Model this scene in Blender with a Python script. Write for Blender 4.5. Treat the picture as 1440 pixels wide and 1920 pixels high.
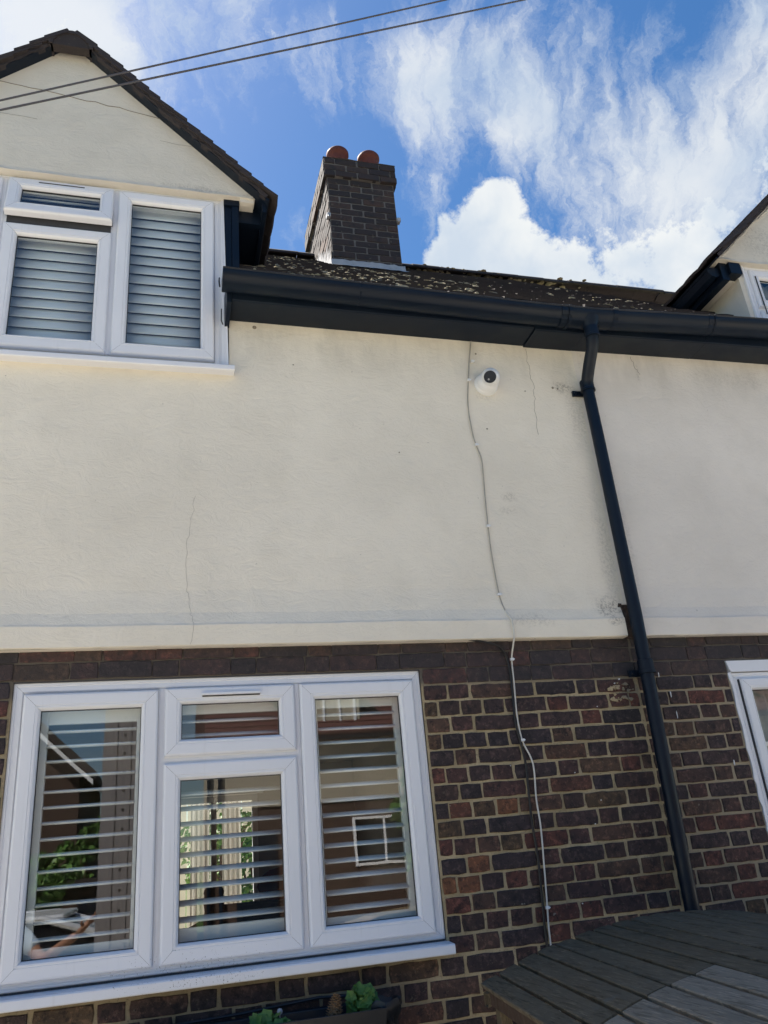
import bpy, math, random
from mathutils import Vector, Matrix, noise
R = random.Random(7)
sc = bpy.context.scene
COL = sc.collection
for o in list(bpy.data.objects): bpy.data.objects.remove(o)
GZ = -1.80            # ground height; z = 0 is the eye height of the photographer

# ------------------------------------------------------------------ camera, world, sun, exposure
cam = bpy.data.cameras.new('camera'); cam.sensor_fit = 'HORIZONTAL'; cam.sensor_width = 36
cam.lens = 1496.7/1440*36; cam.clip_start = 0.02; cam.clip_end = 2000
co = bpy.data.objects.new('camera', cam); COL.objects.link(co); sc.camera = co
CR = Vector((0.96546175, -0.24664112, -0.08397486)); CU = Vector((-0.02089542, -0.39456373, 0.91863096))
CF = Vector((0.2597056, 0.88514836, 0.38608986))
m = Matrix((CR, CU, -CF)).transposed().to_4x4(); m.translation = Vector((0, -3.6, 0)); co.matrix_world = m

SUN_EL, SUN_AZ = math.radians(58), math.radians(-42)      # azimuth from +Y towards +X
sd = Vector((math.sin(SUN_AZ)*math.cos(SUN_EL), math.cos(SUN_AZ)*math.cos(SUN_EL), math.sin(SUN_EL)))
sun = bpy.data.lights.new('sun', 'SUN'); sun.energy = 4.6; sun.angle = math.radians(0.6); sun.color = (1, .94, .84)
so = bpy.data.objects.new('sun', sun); COL.objects.link(so); so.rotation_euler = (-sd).to_track_quat('-Z', 'Y').to_euler()
so.location = (0, 20, 30)
sc.view_settings.view_transform = 'Standard'; sc.view_settings.look = 'None'
sc.view_settings.exposure = 1.92; sc.view_settings.gamma = 1

W = bpy.data.worlds.new('World'); sc.world = W; W.use_nodes = True
nt = W.node_tree; N = nt.nodes; L = nt.links
for n in list(N): N.remove(n)
out = N.new('ShaderNodeOutputWorld'); bg = N.new('ShaderNodeBackground'); L.new(bg.outputs[0], out.inputs[0])
sky = N.new('ShaderNodeTexSky'); sky.sky_type = 'NISHITA'; sky.sun_disc = False
sky.sun_elevation = SUN_EL; sky.sun_rotation = SUN_AZ; sky.air_density = 1.0; sky.dust_density = .6; sky.ozone_density = 2.2
bg.inputs['Strength'].default_value = 0.05
geo = N.new('ShaderNodeTexCoord'); D = geo.outputs['Generated']
def wmath(op, a, b=None, c=None, clamp=False):
    n = N.new('ShaderNodeMath'); n.operation = op; n.use_clamp = clamp
    for i, v in enumerate((a, b, c)):
        if v is None: continue
        if isinstance(v, (int, float)): n.inputs[i].default_value = v
        else: L.new(v, n.inputs[i])
    return n.outputs[0]
def wvec(op, a, b, out=0):
    n = N.new('ShaderNodeVectorMath'); n.operation = op
    for i, v in enumerate((a, b)):
        if v is None: continue
        if isinstance(v, (tuple, list, Vector)): n.inputs[i].default_value = v
        else: L.new(v, n.inputs[i])
    return n.outputs[out]
def wnoise(vec, scale, detail=6, rough=.55, dist=0):
    n = N.new('ShaderNodeTexNoise'); n.inputs['Scale'].default_value = scale; n.inputs['Detail'].default_value = detail
    n.inputs['Roughness'].default_value = rough; n.inputs['Distortion'].default_value = dist; L.new(vec, n.inputs['Vector']); return n
def smooth(v, a, b, lo=0, hi=1):
    n = N.new('ShaderNodeMapRange'); n.interpolation_type = 'SMOOTHSTEP'; L.new(v, n.inputs[0])
    for i, q in enumerate((a, b, lo, hi)): n.inputs[i+1].default_value = q
    return n.outputs[0]
def heading(px, py):        # a direction in the sky
    return (CR*((px-720)/1496.7)-CU*((py-960)/1496.7)+CF).normalized()
def bank(lst, vec):
    tot = None
    for px, py, rad, wgt in lst:
        d = wvec('DISTANCE', vec, heading(px, py), 1)
        s = smooth(d, rad/1550, 0, 0, wgt)
        tot = s if tot is None else wmath('ADD', tot, s)
    return tot
warp = wnoise(D, 5, 3, .5)
wv = wvec('MULTIPLY', wvec('SUBTRACT', warp.outputs['Color'], (.5, .5, .5)), (.08, .08, .08))
DW = wvec('ADD', D, wv)
# cumulus heads
cum = bank([(900, 500, 165, .95), (815, 505, 120, .75), (930, 400, 85, .6), (1000, 520, 110, .5), (1110, 500, 115, .68), (1270, 440, 150, .38), (1400, 470, 190, .42),
            (1230, 540, 160, .35), (1420, 300, 160, .25), (960, 570, 150, .5), (30, 30, 130, .4)], DW)
n1 = wnoise(D, 13, 11, .68, .1)
cd = smooth(wmath('ADD', cum, wmath('MULTIPLY', wmath('SUBTRACT', n1.outputs[0], .5), 2.1)), .30, .62)
# high streaks: noise on the cloud sheet, pulled out along one heading
mp = N.new('ShaderNodeMapping'); mp.vector_type = 'TEXTURE'
mp.inputs['Rotation'].default_value = (.3, .5, -.75); mp.inputs['Scale'].default_value = (.30, 2.6, .8)
L.new(wvec('ADD', D, wvec('MULTIPLY', wvec('SUBTRACT', wnoise(D, 5, 8, .65).outputs['Color'], (.5, .5, .5)), (.13, .13, .13))), mp.inputs[0])
n2 = wnoise(mp.outputs[0], 6.2, 13, .68, 0)
cir = bank([(860, 160, 230, .42), (1010, 90, 200, .34), (760, 90, 190, .34), (1060, 320, 200, .38), (1330, 180, 240, .38), (1420, 60, 160, .3), (1200, 330, 230, .42), (1400, 380, 260, .5),
            (180, 60, 220, .55), (20, 60, 200, .6), (430, 40, 200, .28), (530, 430, 110, .34), (300, 170, 160, .25), (1000, 240, 120, .25), (800, 380, 90, .14), (640, 120, 140, .12), (1150, 480, 200, .3)], DW)
base2 = wmath('ADD', cir, .02)
n3 = wnoise(D, 3.4, 4, .55)
cz = smooth(wmath('ADD', base2, wmath('ADD', wmath('MULTIPLY', wmath('SUBTRACT', n2.outputs[0], .5), 2.1), wmath('MULTIPLY', wmath('SUBTRACT', n3.outputs[0], .5), .9))), .07, .92, 0, .85)
tone = smooth(wnoise(DW, 6, 5, .55).outputs[0], .35, .62)
cc = N.new('ShaderNodeMix'); cc.data_type = 'RGBA'; L.new(tone, cc.inputs[0])
cc.inputs[6].default_value = (3.3, 3.8, 4.4, 1); cc.inputs[7].default_value = (4.7, 4.85, 4.9, 1)
sat = N.new('ShaderNodeHueSaturation'); sat.inputs['Saturation'].default_value = 1.3; sat.inputs['Value'].default_value = 0.86
L.new(sky.outputs[0], sat.inputs['Color'])
mixc = N.new('ShaderNodeMix'); mixc.data_type = 'RGBA'
den = wmath('MAXIMUM', cd, cz, clamp=True)
L.new(den, mixc.inputs[0]); L.new(sat.outputs[0], mixc.inputs[6]); L.new(cc.outputs[2], mixc.inputs[7])
L.new(mixc.outputs[2], bg.inputs['Color'])

# ------------------------------------------------------------------ materials
class Mat:
    def __init__(s, name, base=(.5,.5,.5), rough=.6, spec=.4, metal=0):
        s.m = bpy.data.materials.new(name); s.m.use_nodes = True; s.t = s.m.node_tree; s.n = s.t.nodes; s.l = s.t.links
        s.p = s.n['Principled BSDF']; s.p.inputs['Base Color'].default_value = (*base, 1); s.p.inputs['Roughness'].default_value = rough
        s.p.inputs['Specular IOR Level'].default_value = spec; s.p.inputs['Metallic'].default_value = metal
        tc = s.n.new('ShaderNodeTexCoord'); s.obj = tc.outputs['Object']; s.h = None
        g = s.n.new('ShaderNodeNewGeometry'); s.pos = g.outputs['Position']; s.nrm = g.outputs['Normal']
    def con(s, a, i):
        if isinstance(a, (int, float)): i.default_value = a
        elif isinstance(a, (tuple, list)): i.default_value = a if len(a) == len(i.default_value) else (*a, 1)
        else: s.l.new(a, i)
    def noise(s, vec, scale, detail=4, rough=.55, dist=0, sc=None, col=False):
        if sc:
            mp = s.n.new('ShaderNodeMapping'); mp.inputs['Scale'].default_value = sc; s.l.new(vec, mp.inputs[0]); vec = mp.outputs[0]
        n = s.n.new('ShaderNodeTexNoise'); n.inputs['Scale'].default_value = scale; n.inputs['Detail'].default_value = detail
        n.inputs['Roughness'].default_value = rough; n.inputs['Distortion'].default_value = dist; s.l.new(vec, n.inputs['Vector'])
        return n.outputs[1 if col else 0]
    def math(s, op, a, b=0, c=0):
        n = s.n.new('ShaderNodeMath'); n.operation = op; s.con(a, n.inputs[0]); s.con(b, n.inputs[1]); s.con(c, n.inputs[2]); return n.outputs[0]
    def rng(s, v, a, b, lo=0, hi=1):
        n = s.n.new('ShaderNodeMapRange'); n.interpolation_type = 'SMOOTHSTEP'; s.l.new(v, n.inputs[0])
        for i, q in enumerate((a, b, lo, hi)): n.inputs[i+1].default_value = q
        return n.outputs[0]
    def mix(s, f, a, b, mode='MIX'):
        n = s.n.new('ShaderNodeMix'); n.data_type = 'RGBA'; n.blend_type = mode; s.con(f, n.inputs[0]); s.con(a, n.inputs[6]); s.con(b, n.inputs[7]); return n.outputs[2]
    def ramp(s, v, stops, interp='LINEAR'):
        n = s.n.new('ShaderNodeValToRGB'); s.l.new(v, n.inputs[0]); e = n.color_ramp; e.interpolation = interp
        while len(e.elements) < len(stops): e.elements.new(.5)
        for i, (p, c) in enumerate(stops): e.elements[i].position = p; e.elements[i].color = (*c, 1)
        return n.outputs[0]
    def xyz(s):
        n = s.n.new('ShaderNodeSeparateXYZ'); s.l.new(s.pos, n.inputs[0]); return n.outputs
    def blob(s, x, z, rx, rz, noisev=None, amt=.5):      # a stain with a ragged outline on the facade
        X, Y, Z = s.xyz()
        a = s.math('DIVIDE', s.math('SUBTRACT', X, x), rx); b = s.math('DIVIDE', s.math('SUBTRACT', Z, z), rz)
        d = s.math('SQRT', s.math('ADD', s.math('MULTIPLY', a, a), s.math('MULTIPLY', b, b)))
        if noisev is not None: d = s.math('ADD', d, s.math('MULTIPLY', s.math('SUBTRACT', noisev, .5), amt*2))
        return s.rng(d, 1, .3)
    def color(s, c): s.l.new(c, s.p.inputs['Base Color']); s.c = c; return s
    def roughn(s, v): s.con(v, s.p.inputs['Roughness']); return s
    def bump(s, h, strength=.3, dist=.01):
        b = s.n.new('ShaderNodeBump'); b.inputs['Strength'].default_value = strength; b.inputs['Distance'].default_value = dist
        s.l.new(h, b.inputs['Height'])
        if s.h: s.l.new(s.h, b.inputs['Normal'])
        s.h = b.outputs[0]; s.l.new(s.h, s.p.inputs['Normal']); return s
M = {}
def simple(name, base, rough=.6, spec=.4, var=.15, scale=6, bump=0, bscale=60, metal=0):
    k = Mat(name, base, rough, spec, metal)
    n = k.noise(k.pos, scale, 5)
    k.color(k.mix(n, tuple(c*(1-var) for c in base), tuple(min(1, c*(1+var)) for c in base)))
    k.roughn(k.rng(k.noise(k.pos, scale*3, 3), .3, .7, rough*.85, min(1, rough*1.15)))
    if bump: k.bump(k.noise(k.pos, bscale, 4), bump, .004)
    M[name] = k.m; return k
def render_mat(name, base, stains):
    k = Mat(name, base, .82, .25)
    big = k.noise(k.pos, .9, 4, .6); med = k.noise(k.pos, 5, 5, .6); fine = k.noise(k.pos, 60, 3, .6)
    c = k.mix(k.rng(big, .3, .7), tuple(v*.93 for v in base), tuple(v*1.05 for v in base))
    c = k.mix(k.rng(med, .45, .75, 0, .22), c, (base[0]*.78, base[1]*.77, base[2]*.74))
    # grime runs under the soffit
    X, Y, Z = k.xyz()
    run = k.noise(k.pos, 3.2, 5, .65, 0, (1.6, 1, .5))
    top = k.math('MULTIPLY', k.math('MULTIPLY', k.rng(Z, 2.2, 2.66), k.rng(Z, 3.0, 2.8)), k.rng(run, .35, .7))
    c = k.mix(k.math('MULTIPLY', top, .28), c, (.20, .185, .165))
    sp = k.noise(k.pos, 38, 3, .7)
    c = k.mix(k.rng(sp, .71, .76, 0, .45), c, (.16, .14, .12))
    nn = k.noise(k.pos, 22, 5, .75); spk_ = k.rng(k.noise(k.pos, 70, 5, .8), .44, .60, .12, 1)
    for x, z, rx, rz, amt in stains:
        c = k.mix(k.math('MULTIPLY', k.math('MULTIPLY', k.blob(x, z, rx*1.15, rz*1.15, nn, .8), spk_), amt*.62), c, (.075, .065, .05))
    strokes = k.noise(k.pos, 7, 7, .75, 2.5, (1, 1, 2.2)); c = k.mix(k.rng(strokes,   .60, .68, 0, .07), c, (base[0]*.6, base[1]*.59, base[2]*.56)); c = k.mix(k.rng(strokes, .40, .33, 0, .15), c, (min(.86, base[0]*1.08), base[1]*1.08, base[2]*1.08))
    k.color(c)
    # trowel sweeps: distorted arcs
    w = k.n.new('ShaderNodeTexWave'); w.wave_type = 'RINGS'; w.rings_direction = 'SPHERICAL'
    w.inputs['Scale'].default_value = 1.7; w.inputs['Distortion'].default_value = 14; w.inputs['Detail'].default_value = 4; w.inputs['Detail Scale'].default_value = .9
    mp = k.n.new('ShaderNodeMapping'); mp.inputs['Location'].default_value = (-1.2, 0, -.9); k.l.new(k.pos, mp.inputs[0]); k.l.new(mp.outputs[0], w.inputs['Vector'])
    arcs = k.math('MULTIPLY', k.rng(w.outputs[1], .86, .99), k.rng(k.noise(k.pos, 2.3, 3), .44, .58))
    k.bump(arcs, .22, .003); k.bump(big, .25, .03); k.bump(med, .45, .014); k.bump(k.noise(k.pos, 9, 6, .7, 2.2, (1, 1, 1.8)), .55, .009); k.bump(fine, .3, .0018)
    M[name] = k.m
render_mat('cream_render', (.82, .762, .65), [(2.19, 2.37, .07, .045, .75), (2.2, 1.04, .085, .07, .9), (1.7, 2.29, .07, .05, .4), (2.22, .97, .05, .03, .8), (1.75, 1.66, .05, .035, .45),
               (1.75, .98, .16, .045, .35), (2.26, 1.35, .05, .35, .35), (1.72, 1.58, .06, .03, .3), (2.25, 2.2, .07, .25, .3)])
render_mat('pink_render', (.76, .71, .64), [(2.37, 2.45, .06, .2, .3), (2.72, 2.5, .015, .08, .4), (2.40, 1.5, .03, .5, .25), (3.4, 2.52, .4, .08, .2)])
render_mat('gable_render', (.68, .64, .56), [(.1, 3.5, .25, .03, .45), (.4, 3.49, .05, .02, .5), (3.95, 3.62, .25, .18, .4)])

k = Mat('brick', (.1, .08, .08), .78, .3)
oi = k.n.new('ShaderNodeObjectInfo'); rnd = oi.outputs['Random']
base = k.ramp(rnd, [(0, (0.031, 0.026, 0.028)), (.16, (0.054, 0.035, 0.034)), (.32, (0.037, 0.030, 0.034)), (.46, (0.074, 0.039, 0.034)), (.60, (0.051, 0.034, 0.031)), (.73, (0.087, 0.051, 0.038)), (.84, (0.079, 0.053, 0.033)), (.92, (0.095, 0.041, 0.033)), (.975, (0.102, 0.042, 0.033)), (1, (0.174, 0.078, 0.040))])
n1_ = k.noise(k.pos, 9, 6, .65); n2_ = k.noise(k.pos, 42, 4, .7)
c = k.mix(k.rng(n1_, .42, .66), base, k.mix(.5, base, (.013, .013, .016)))
c = k.mix(k.rng(n2_, .50, .66, 0, .85), c, k.mix(1, c, (2.3, 2.1, 1.95), 'MULTIPLY')); c = k.mix(k.rng(k.noise(k.pos, 26, 5, .75), .50, .36, 0, .7), c, (.012, .012, .013)); c = k.mix(k.rng(k.noise(k.pos, 55, 3, .7), .62, .70, 0, .35), c, (.20, .165, .12))
c = k.mix(k.rng(k.noise(k.pos, 75, 2), .70, .74, 0, .8), c, (.012, .012, .012))
c = k.mix(k.rng(k.noise(k.pos, 31, 3, .6), .735, .76, 0, .6), c, (.30, .28, .24))
X, Y, Z = k.xyz()
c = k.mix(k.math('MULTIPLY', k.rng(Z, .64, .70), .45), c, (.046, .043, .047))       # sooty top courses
k.color(c); k.bump(n1_, .6, .008); k.bump(n2_, .9, .006); k.bump(k.noise(k.pos, 110, 4, .7), .7, .002); M['brick'] = k.m

k = Mat('chimney_brick', (.1, .08, .08), .85, .2)
oi = k.n.new('ShaderNodeObjectInfo')
base = k.ramp(oi.outputs['Random'], [(0, (.042, .033, .033)), (.3, (.058, .044, .044)), (.6, (.040, .034, .038)), (.85, (.070, .050, .046)), (1, (.085, .054, .046))])
nn = k.noise(k.pos, 14, 6, .7)
c = k.mix(k.rng(nn, .42, .7), base, (.035, .034, .038)); c = k.mix(k.rng(k.noise(k.pos, 24, 4), .64, .72, 0, .5), c, (.16, .14, .11)); k.color(c); k.bump(nn, .6, .01); M['chimney_brick'] = k.m

k = Mat('mortar', (.3, .25, .16), .9, .15)
n1_ = k.noise(k.pos, 6, 5, .6); n2_ = k.noise(k.pos, 80, 4, .7); X, Y, Z = k.xyz()
c = k.mix(k.rng(n1_, .3, .7), (.31, .25, .15), (.46, .375, .24)); c = k.mix(k.rng(n2_, .5, .8, 0, .8), c, (.085, .07, .05))
c = k.mix(k.math('MULTIPLY', k.rng(X, 2.3, 2.4), .6), c, (.27, .235, .18))
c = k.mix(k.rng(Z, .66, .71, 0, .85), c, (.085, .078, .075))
nn = k.noise(k.pos, 5, 4)
c = k.mix(k.math('MULTIPLY', k.rng(k.math('ADD', X, nn), 1.75, 1.35), .35), c, (.11, .09, .065)); c = k.mix(k.blob(2.25, .62, .10, .12, n2_, .8), c, (.20, .18, .14))
k.color(c); k.bump(n2_, .8, .004); k.bump(n1_, .4, .01); M['mortar'] = k.m
simple('chimney_mortar', (.165, .15, .14), .9, .1, .3, 9, .5)

k = Mat('upvc', (.74, .765, .83), .32, .45)
n1_ = k.noise(k.pos, 3, 4)
c = k.mix(n1_, (.74, .755, .80), (.80, .81, .84))
X, Y, Z = k.xyz()
zone = k.math('MULTIPLY', k.rng(k.math('ABSOLUTE', k.math('SUBTRACT', X, .12)), .62, .08), k.rng(Z, -.20, -.37))
spk = k.noise(k.pos, 130, 3, .75, 0, (1, 1, .8)); clus = k.noise(k.pos, 9, 3)
thr = k.math('ADD', k.math('MULTIPLY', zone, .16), k.math('MULTIPLY', k.math('SUBTRACT', clus, .5), .12))
c = k.mix(k.rng(k.math('ADD', spk, thr), .76, .80, 0, .8), c, (.11, .10, .09))
c = k.mix(k.rng(k.noise(k.pos, 48, 4, .8), .70, .80, 0, .35), c, (.35, .34, .32))
run = k.noise(k.pos, 10, 5, .6, 0, (5, 1, .35)); c = k.mix(k.rng(run, .55, .8, 0, .14), c, (.42, .41, .38))
k.color(c); k.bump(k.noise(k.pos, 240, 2, .5, 0, (1, 1, .1)), .03, .0005); k.bump(k.noise(k.pos, 5, 3), .05, .01); M['upvc'] = k.m
simple('seal', (.03, .032, .035), .5)
simple('shadow_gap', (.05, .05, .055), .8)
k = Mat('black_paint', (.018, .022, .03), .3, .24)
n1_ = k.noise(k.pos, 4, 5, .65, 0, (.6, 1, 3)); c = k.mix(n1_, (.003, .006, .013), (.006, .013, .026)); sc_ = k.noise(k.pos, 14, 6, .75, 0, (.45, 1, 2.4))
c = k.mix(k.rng(sc_, .66, .80, 0, .45), c, (.09, .10, .12)); c = k.mix(k.rng(k.noise(k.pos, 2.2, 4), .5, .8, 0, .4), c, (.014, .022, .028))
k.color(c); k.roughn(k.rng(n1_, .3, .7, .28, .55)); k.bump(k.noise(k.pos, 12, 4), .12, .006); M['black_paint'] = k.m
k = Mat('roof_tile', (.06, .045, .042), .85, .25)
oi = k.n.new('ShaderNodeObjectInfo'); n1_ = k.noise(k.pos, 6, 5, .6); n2_ = k.noise(k.pos, 34, 5, .7)
c = k.mix(n1_, (.030, .026, .028), (.058, .047, .044)); c = k.mix(k.rng(n2_, .55, .75, 0, .55), c, (.105, .095, .065)); c = k.mix(k.math('MULTIPLY', oi.outputs['Random'], .35), c, (.036, .035, .045))
k.color(c); k.bump(n2_, .5, .006); M['roof_tile'] = k.m
k = Mat('moss', (.3, .26, .15), .95, .1)
c = k.ramp(k.noise(k.pos, 7, 4, .7), [(.25, (.10, .09, .05)), (.42, (.30, .25, .15)), (.55, (.42, .37, .27)), (.72, (.34, .25, .11))]); k.color(c); k.bump(k.noise(k.pos, 90, 4), .8, .01); M['moss'] = k.m
simple('terracotta', (.11, .034, .026), .75, .3, .3, 8, .3)
simple('lead', (.40, .40, .42), .55, .5, .3, 14, .4)
k = Mat('wood', (.1, .095, .08), .95, .06)
X, Y, Z = k.xyz(); oi = k.n.new('ShaderNodeObjectInfo')
def grain(k, sc, s=1):
    off = k.n.new('ShaderNodeVectorMath'); off.operation = 'ADD'; k.l.new(k.obj, off.inputs[0])
    sp = k.n.new('ShaderNodeVectorMath'); sp.operation = 'SCALE'; sp.inputs[0].default_value = (13, 7, 3); k.l.new(oi.outputs['Random'], sp.inputs[3]); k.l.new(sp.outputs[0], off.inputs[1])
    return off.outputs[0]
gv = grain(k, 1)
g1 = k.noise(gv, 9, 7, .68, 1.6, (7, .55, 1)); g2 = k.noise(gv, 4, 5, .6, .8, (2.5, .9, 1)); g3 = k.noise(gv, 45, 4, .7, .3, (5, .25, 1))
dk = k.mix(g2, (.105, .082, .052), (.175, .138, .092))
lt = k.mix(g2, (.20, .165, .12), (.38, .31, .235))
al = k.n.new('ShaderNodeAttribute'); al.attribute_type = 'OBJECT'; al.attribute_name = 'bare'
c = k.mix(al.outputs['Fac'], dk, lt)
c = k.mix(k.rng(g1, .50, .64, 0, .6), c, k.mix(1, c, (.38, .36, .33), 'MULTIPLY')); c = k.mix(k.rng(g3, .54, .66, 0, .6), c, k.mix(1, c, (2.1, 2.0, 1.9), 'MULTIPLY'))
c = k.mix(k.rng(k.noise(k.pos, 7, 5, .7), .60, .72, 0, .45), c, (.15, .15, .135)); k.color(c); k.bump(g1, .45, .004); k.bump(g3, .4, .002); M['wood'] = k.m
simple('brown_wood', (.085, .055, .038), .8, .2, .35, 12, .3)
simple('shutter_white', (.84, .85, .85), .45, .35, .05, 4)
simple('white_plastic', (.74, .75, .76), .35, .45, .06, 20)
simple('dark_glass', (.008, .010, .014), .12, .25, .1)
simple('cable_white', (.62, .60, .55), .5, .3, .2, 30)
simple('cable_painted', (.36, .34, .30), .7, .3, .35, 25)
simple('wire_grey', (.07, .07, .08), .5, .4, .1)
simple('cable_black', (.012, .012, .014), .45, .4, .1)
simple('crack', (.24, .21, .17), .95, .05, .3, 40)
simple('room_paint', (.42, .40, .38), .8, .2, .05)
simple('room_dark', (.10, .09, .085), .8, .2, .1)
simple('floor_wood', (.16, .09, .05), .5, .3, .2)
simple('curtain', (.72, .69, .62), .9, .1, .1)
simple('net_curtain', (.40, .42, .42), .9, .1, .25, 30, .5)
simple('dark_cloth', (.03, .03, .035), .9, .1, .2); simple('blue_cloth', (.32, .40, .50), .85, .1, .1); simple('red_cloth', (.28, .06, .035), .8, .2, .2)
simple('skin', (.30, .155, .10), .5, .35, .08); simple('hair', (.03, .02, .015), .6, .3, .2)
simple('asphalt', (.16, .155, .15), .9, .2, .2, 3, .4); simple('paving', (.47, .425, .355), .85, .2, .2, 2, .3)
simple('grass_green', (.06, .10, .03), .9, .1, .3, 4); simple('fence_wood', (.80, .74, .58), .8, .2, .2, 3); simple('far_brick', (.075, .050, .040), .85, .2, .25, 5)
simple('far_cream', (.38, .34, .27), .85, .2, .08, 3); simple('far_roof', (.075, .030, .027), .8, .2, .25, 8); simple('car_paint', (.75, .78, .82), .25, .6, .04, 2, metal=.5)
simple('rubber', (.02, .02, .02), .8, .2); simple('steel_grey', (.20, .19, .20), .6, .4, .15, 6); simple('pine_cone', (.20, .125, .07), .8, .2, .35, 60); simple('black_plastic', (.012, .014, .018), .38, .45, .3, 20, .2, 30)
simple('compost', (.03, .02, .014), .95, .1, .3, 40, .6)
k = Mat('leaf', (.07, .16, .03), .5, .35); oi = k.n.new('ShaderNodeObjectInfo')
c = k.ramp(k.noise(k.pos, 16, 3), [(.3, (.035, .10, .02)), (.5, (.075, .17, .035)), (.7, (.16, .25, .06))]); k.color(c); k.p.inputs['Transmission Weight'].default_value = 0
k.p.inputs['Subsurface Weight'].default_value = 0; M['leaf'] = k.m
k = Mat('glass', (1, 1, 1), 0); t = k.t; N2 = k.n
tr = N2.new('ShaderNodeBsdfTransparent'); tr.inputs[0].default_value = (.88, .92, .91, 1); gl = N2.new('ShaderNodeBsdfGlossy'); gl.inputs['Roughness'].default_value = .004
dt_ = N2.new('ShaderNodeVectorMath'); dt_.operation = 'DOT_PRODUCT'; gg_ = N2.new('ShaderNodeNewGeometry'); t.links.new(gg_.outputs['Incoming'], dt_.inputs[0]); t.links.new(gg_.outputs['Normal'], dt_.inputs[1]); schlick = k.math('ADD', k.math('MULTIPLY', k.math('POWER', k.math('SUBTRACT', 1, k.math('ABSOLUTE', dt_.outputs['Value'])), 5), .96), .04); mx = N2.new('ShaderNodeMixShader')
wav = N2.new('ShaderNodeBump'); wav.inputs['Strength'].default_value = .02; wav.inputs['Distance'].default_value = .01; t.links.new(k.noise(k.pos, 3, 2), wav.inputs['Height']); t.links.new(wav.outputs[0], gl.inputs['Normal'])
t.links.new(k.math('ADD', k.math('MULTIPLY', schlick, 1.3), .09), mx.inputs[0]); t.links.new(tr.outputs[0], mx.inputs[1]); t.links.new(gl.outputs[0], mx.inputs[2]); t.links.new(mx.outputs[0], N2['Material Output'].inputs[0]); M['glass'] = k.m

# ------------------------------------------------------------------ mesh helpers
WORLD = {}
class MB:
    def __init__(s, T=None): s.v = []; s.f = []; s.T = T
    def add(s, vs, fs):
        b = len(s.v); s.v += [tuple(p) for p in vs]; s.f += [tuple(b+i for i in f) for f in fs]; return s
    def box(s, x0, x1, y0, y1, z0, z1):
        return s.add([(x0,y0,z0),(x1,y0,z0),(x1,y1,z0),(x0,y1,z0),(x0,y0,z1),(x1,y0,z1),(x1,y1,z1),(x0,y1,z1)],
                     [(0,3,2,1),(4,5,6,7),(0,1,5,4),(1,2,6,5),(2,3,7,6),(3,0,4,7)])
    def prism(s, poly, a0, a1, axis='y'):      # poly in the plane across the axis, extruded along it
        n = len(poly)
        def P(p, a): return {'y': (p[0], a, p[1]), 'x': (a, p[0], p[1]), 'z': (p[0], p[1], a)}[axis]
        return s.add([P(p, a0) for p in poly]+[P(p, a1) for p in poly], [tuple(range(n))[::-1], tuple(range(n, 2*n))]+[(i, (i+1) % n, n+(i+1) % n, n+i) for i in range(n)])
    def tube(s, pts, r, n=8, cap=True):
        pts = [Vector(p) for p in pts]; rs = r if isinstance(r, (list, tuple)) else [r]*len(pts); b = len(s.v); up = None
        for i, p in enumerate(pts):
            d = ((pts[min(i+1, len(pts)-1)]-p).normalized()+(p-pts[max(i-1, 0)]).normalized()).normalized()
            if up is None: up = d.orthogonal().normalized()
            up = (up-d*up.dot(d)).normalized(); sd_ = d.cross(up)
            for j in range(n):
                a = 2*math.pi*j/n; s.v.append(tuple(p+(up*math.cos(a)+sd_*math.sin(a))*rs[i]))
        for i in range(len(pts)-1):
            for j in range(n): s.f.append((b+i*n+j, b+i*n+(j+1) % n, b+(i+1)*n+(j+1) % n, b+(i+1)*n+j))
        if cap: s.f.append(tuple(b+j for j in range(n))[::-1]); s.f.append(tuple(b+(len(pts)-1)*n+j for j in range(n)))
        return s
    def lathe(s, prof, c, axis=(0,0,1), n=24):     # prof: (radius, height along axis)
        ax = Vector(axis).normalized(); u = ax.orthogonal().normalized(); w = ax.cross(u); c = Vector(c); b = len(s.v)
        for r, h in prof:
            for j in range(n):
                a = 2*math.pi*j/n; s.v.append(tuple(c+ax*h+(u*math.cos(a)+w*math.sin(a))*r))
        for i in range(len(prof)-1):
            for j in range(n): s.f.append((b+i*n+j, b+i*n+(j+1) % n, b+(i+1)*n+(j+1) % n, b+(i+1)*n+j))
        return s
    def mesh(s, name, smooth=False):
        v = s.v if s.T is None else [tuple(s.T @ Vector(p)) for p in s.v]
        me = bpy.data.meshes.new(name); me.from_pydata(v, [], s.f); me.validate()
        if smooth:
            for p in me.polygons: p.use_smooth = True
        return me
    def build(s, name, mat, parent=None, smooth=False, bevel=0, recalc=True, **kw):
        me = s.mesh(name, smooth)
        if recalc:
            import bmesh
            bm = bmesh.new(); bm.from_mesh(me); bmesh.ops.recalc_face_normals(bm, faces=bm.faces); bm.to_mesh(me); bm.free()
            if smooth:
                for p in me.polygons: p.use_smooth = True
        return place(name, me, mat, parent, bevel=bevel, smooth=smooth, **kw)
def place(name, me, mat, parent=None, bevel=0, smooth=False, loc=None, rot=None, **kw):
    o = bpy.data.objects.new(name, me); COL.objects.link(o)
    if mat and not me.materials: me.materials.append(M[mat])
    if parent:
        o.parent = parent; o.matrix_parent_inverse = WORLD.get(parent.name, Matrix.Identity(4)).inverted()
    if loc is not None: o.location = loc
    if rot is not None: o.rotation_euler = rot
    if bevel:
        b = o.modifiers.new('bevel', 'BEVEL'); b.width = bevel; b.segments = 2; b.limit_method = 'ANGLE'; b.angle_limit = math.radians(40)
    if smooth:
        es = o.modifiers.new('edges', 'EDGE_SPLIT'); es.split_angle = math.radians(38)
    for a, v in kw.items(): o[a] = v
    return o
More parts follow.
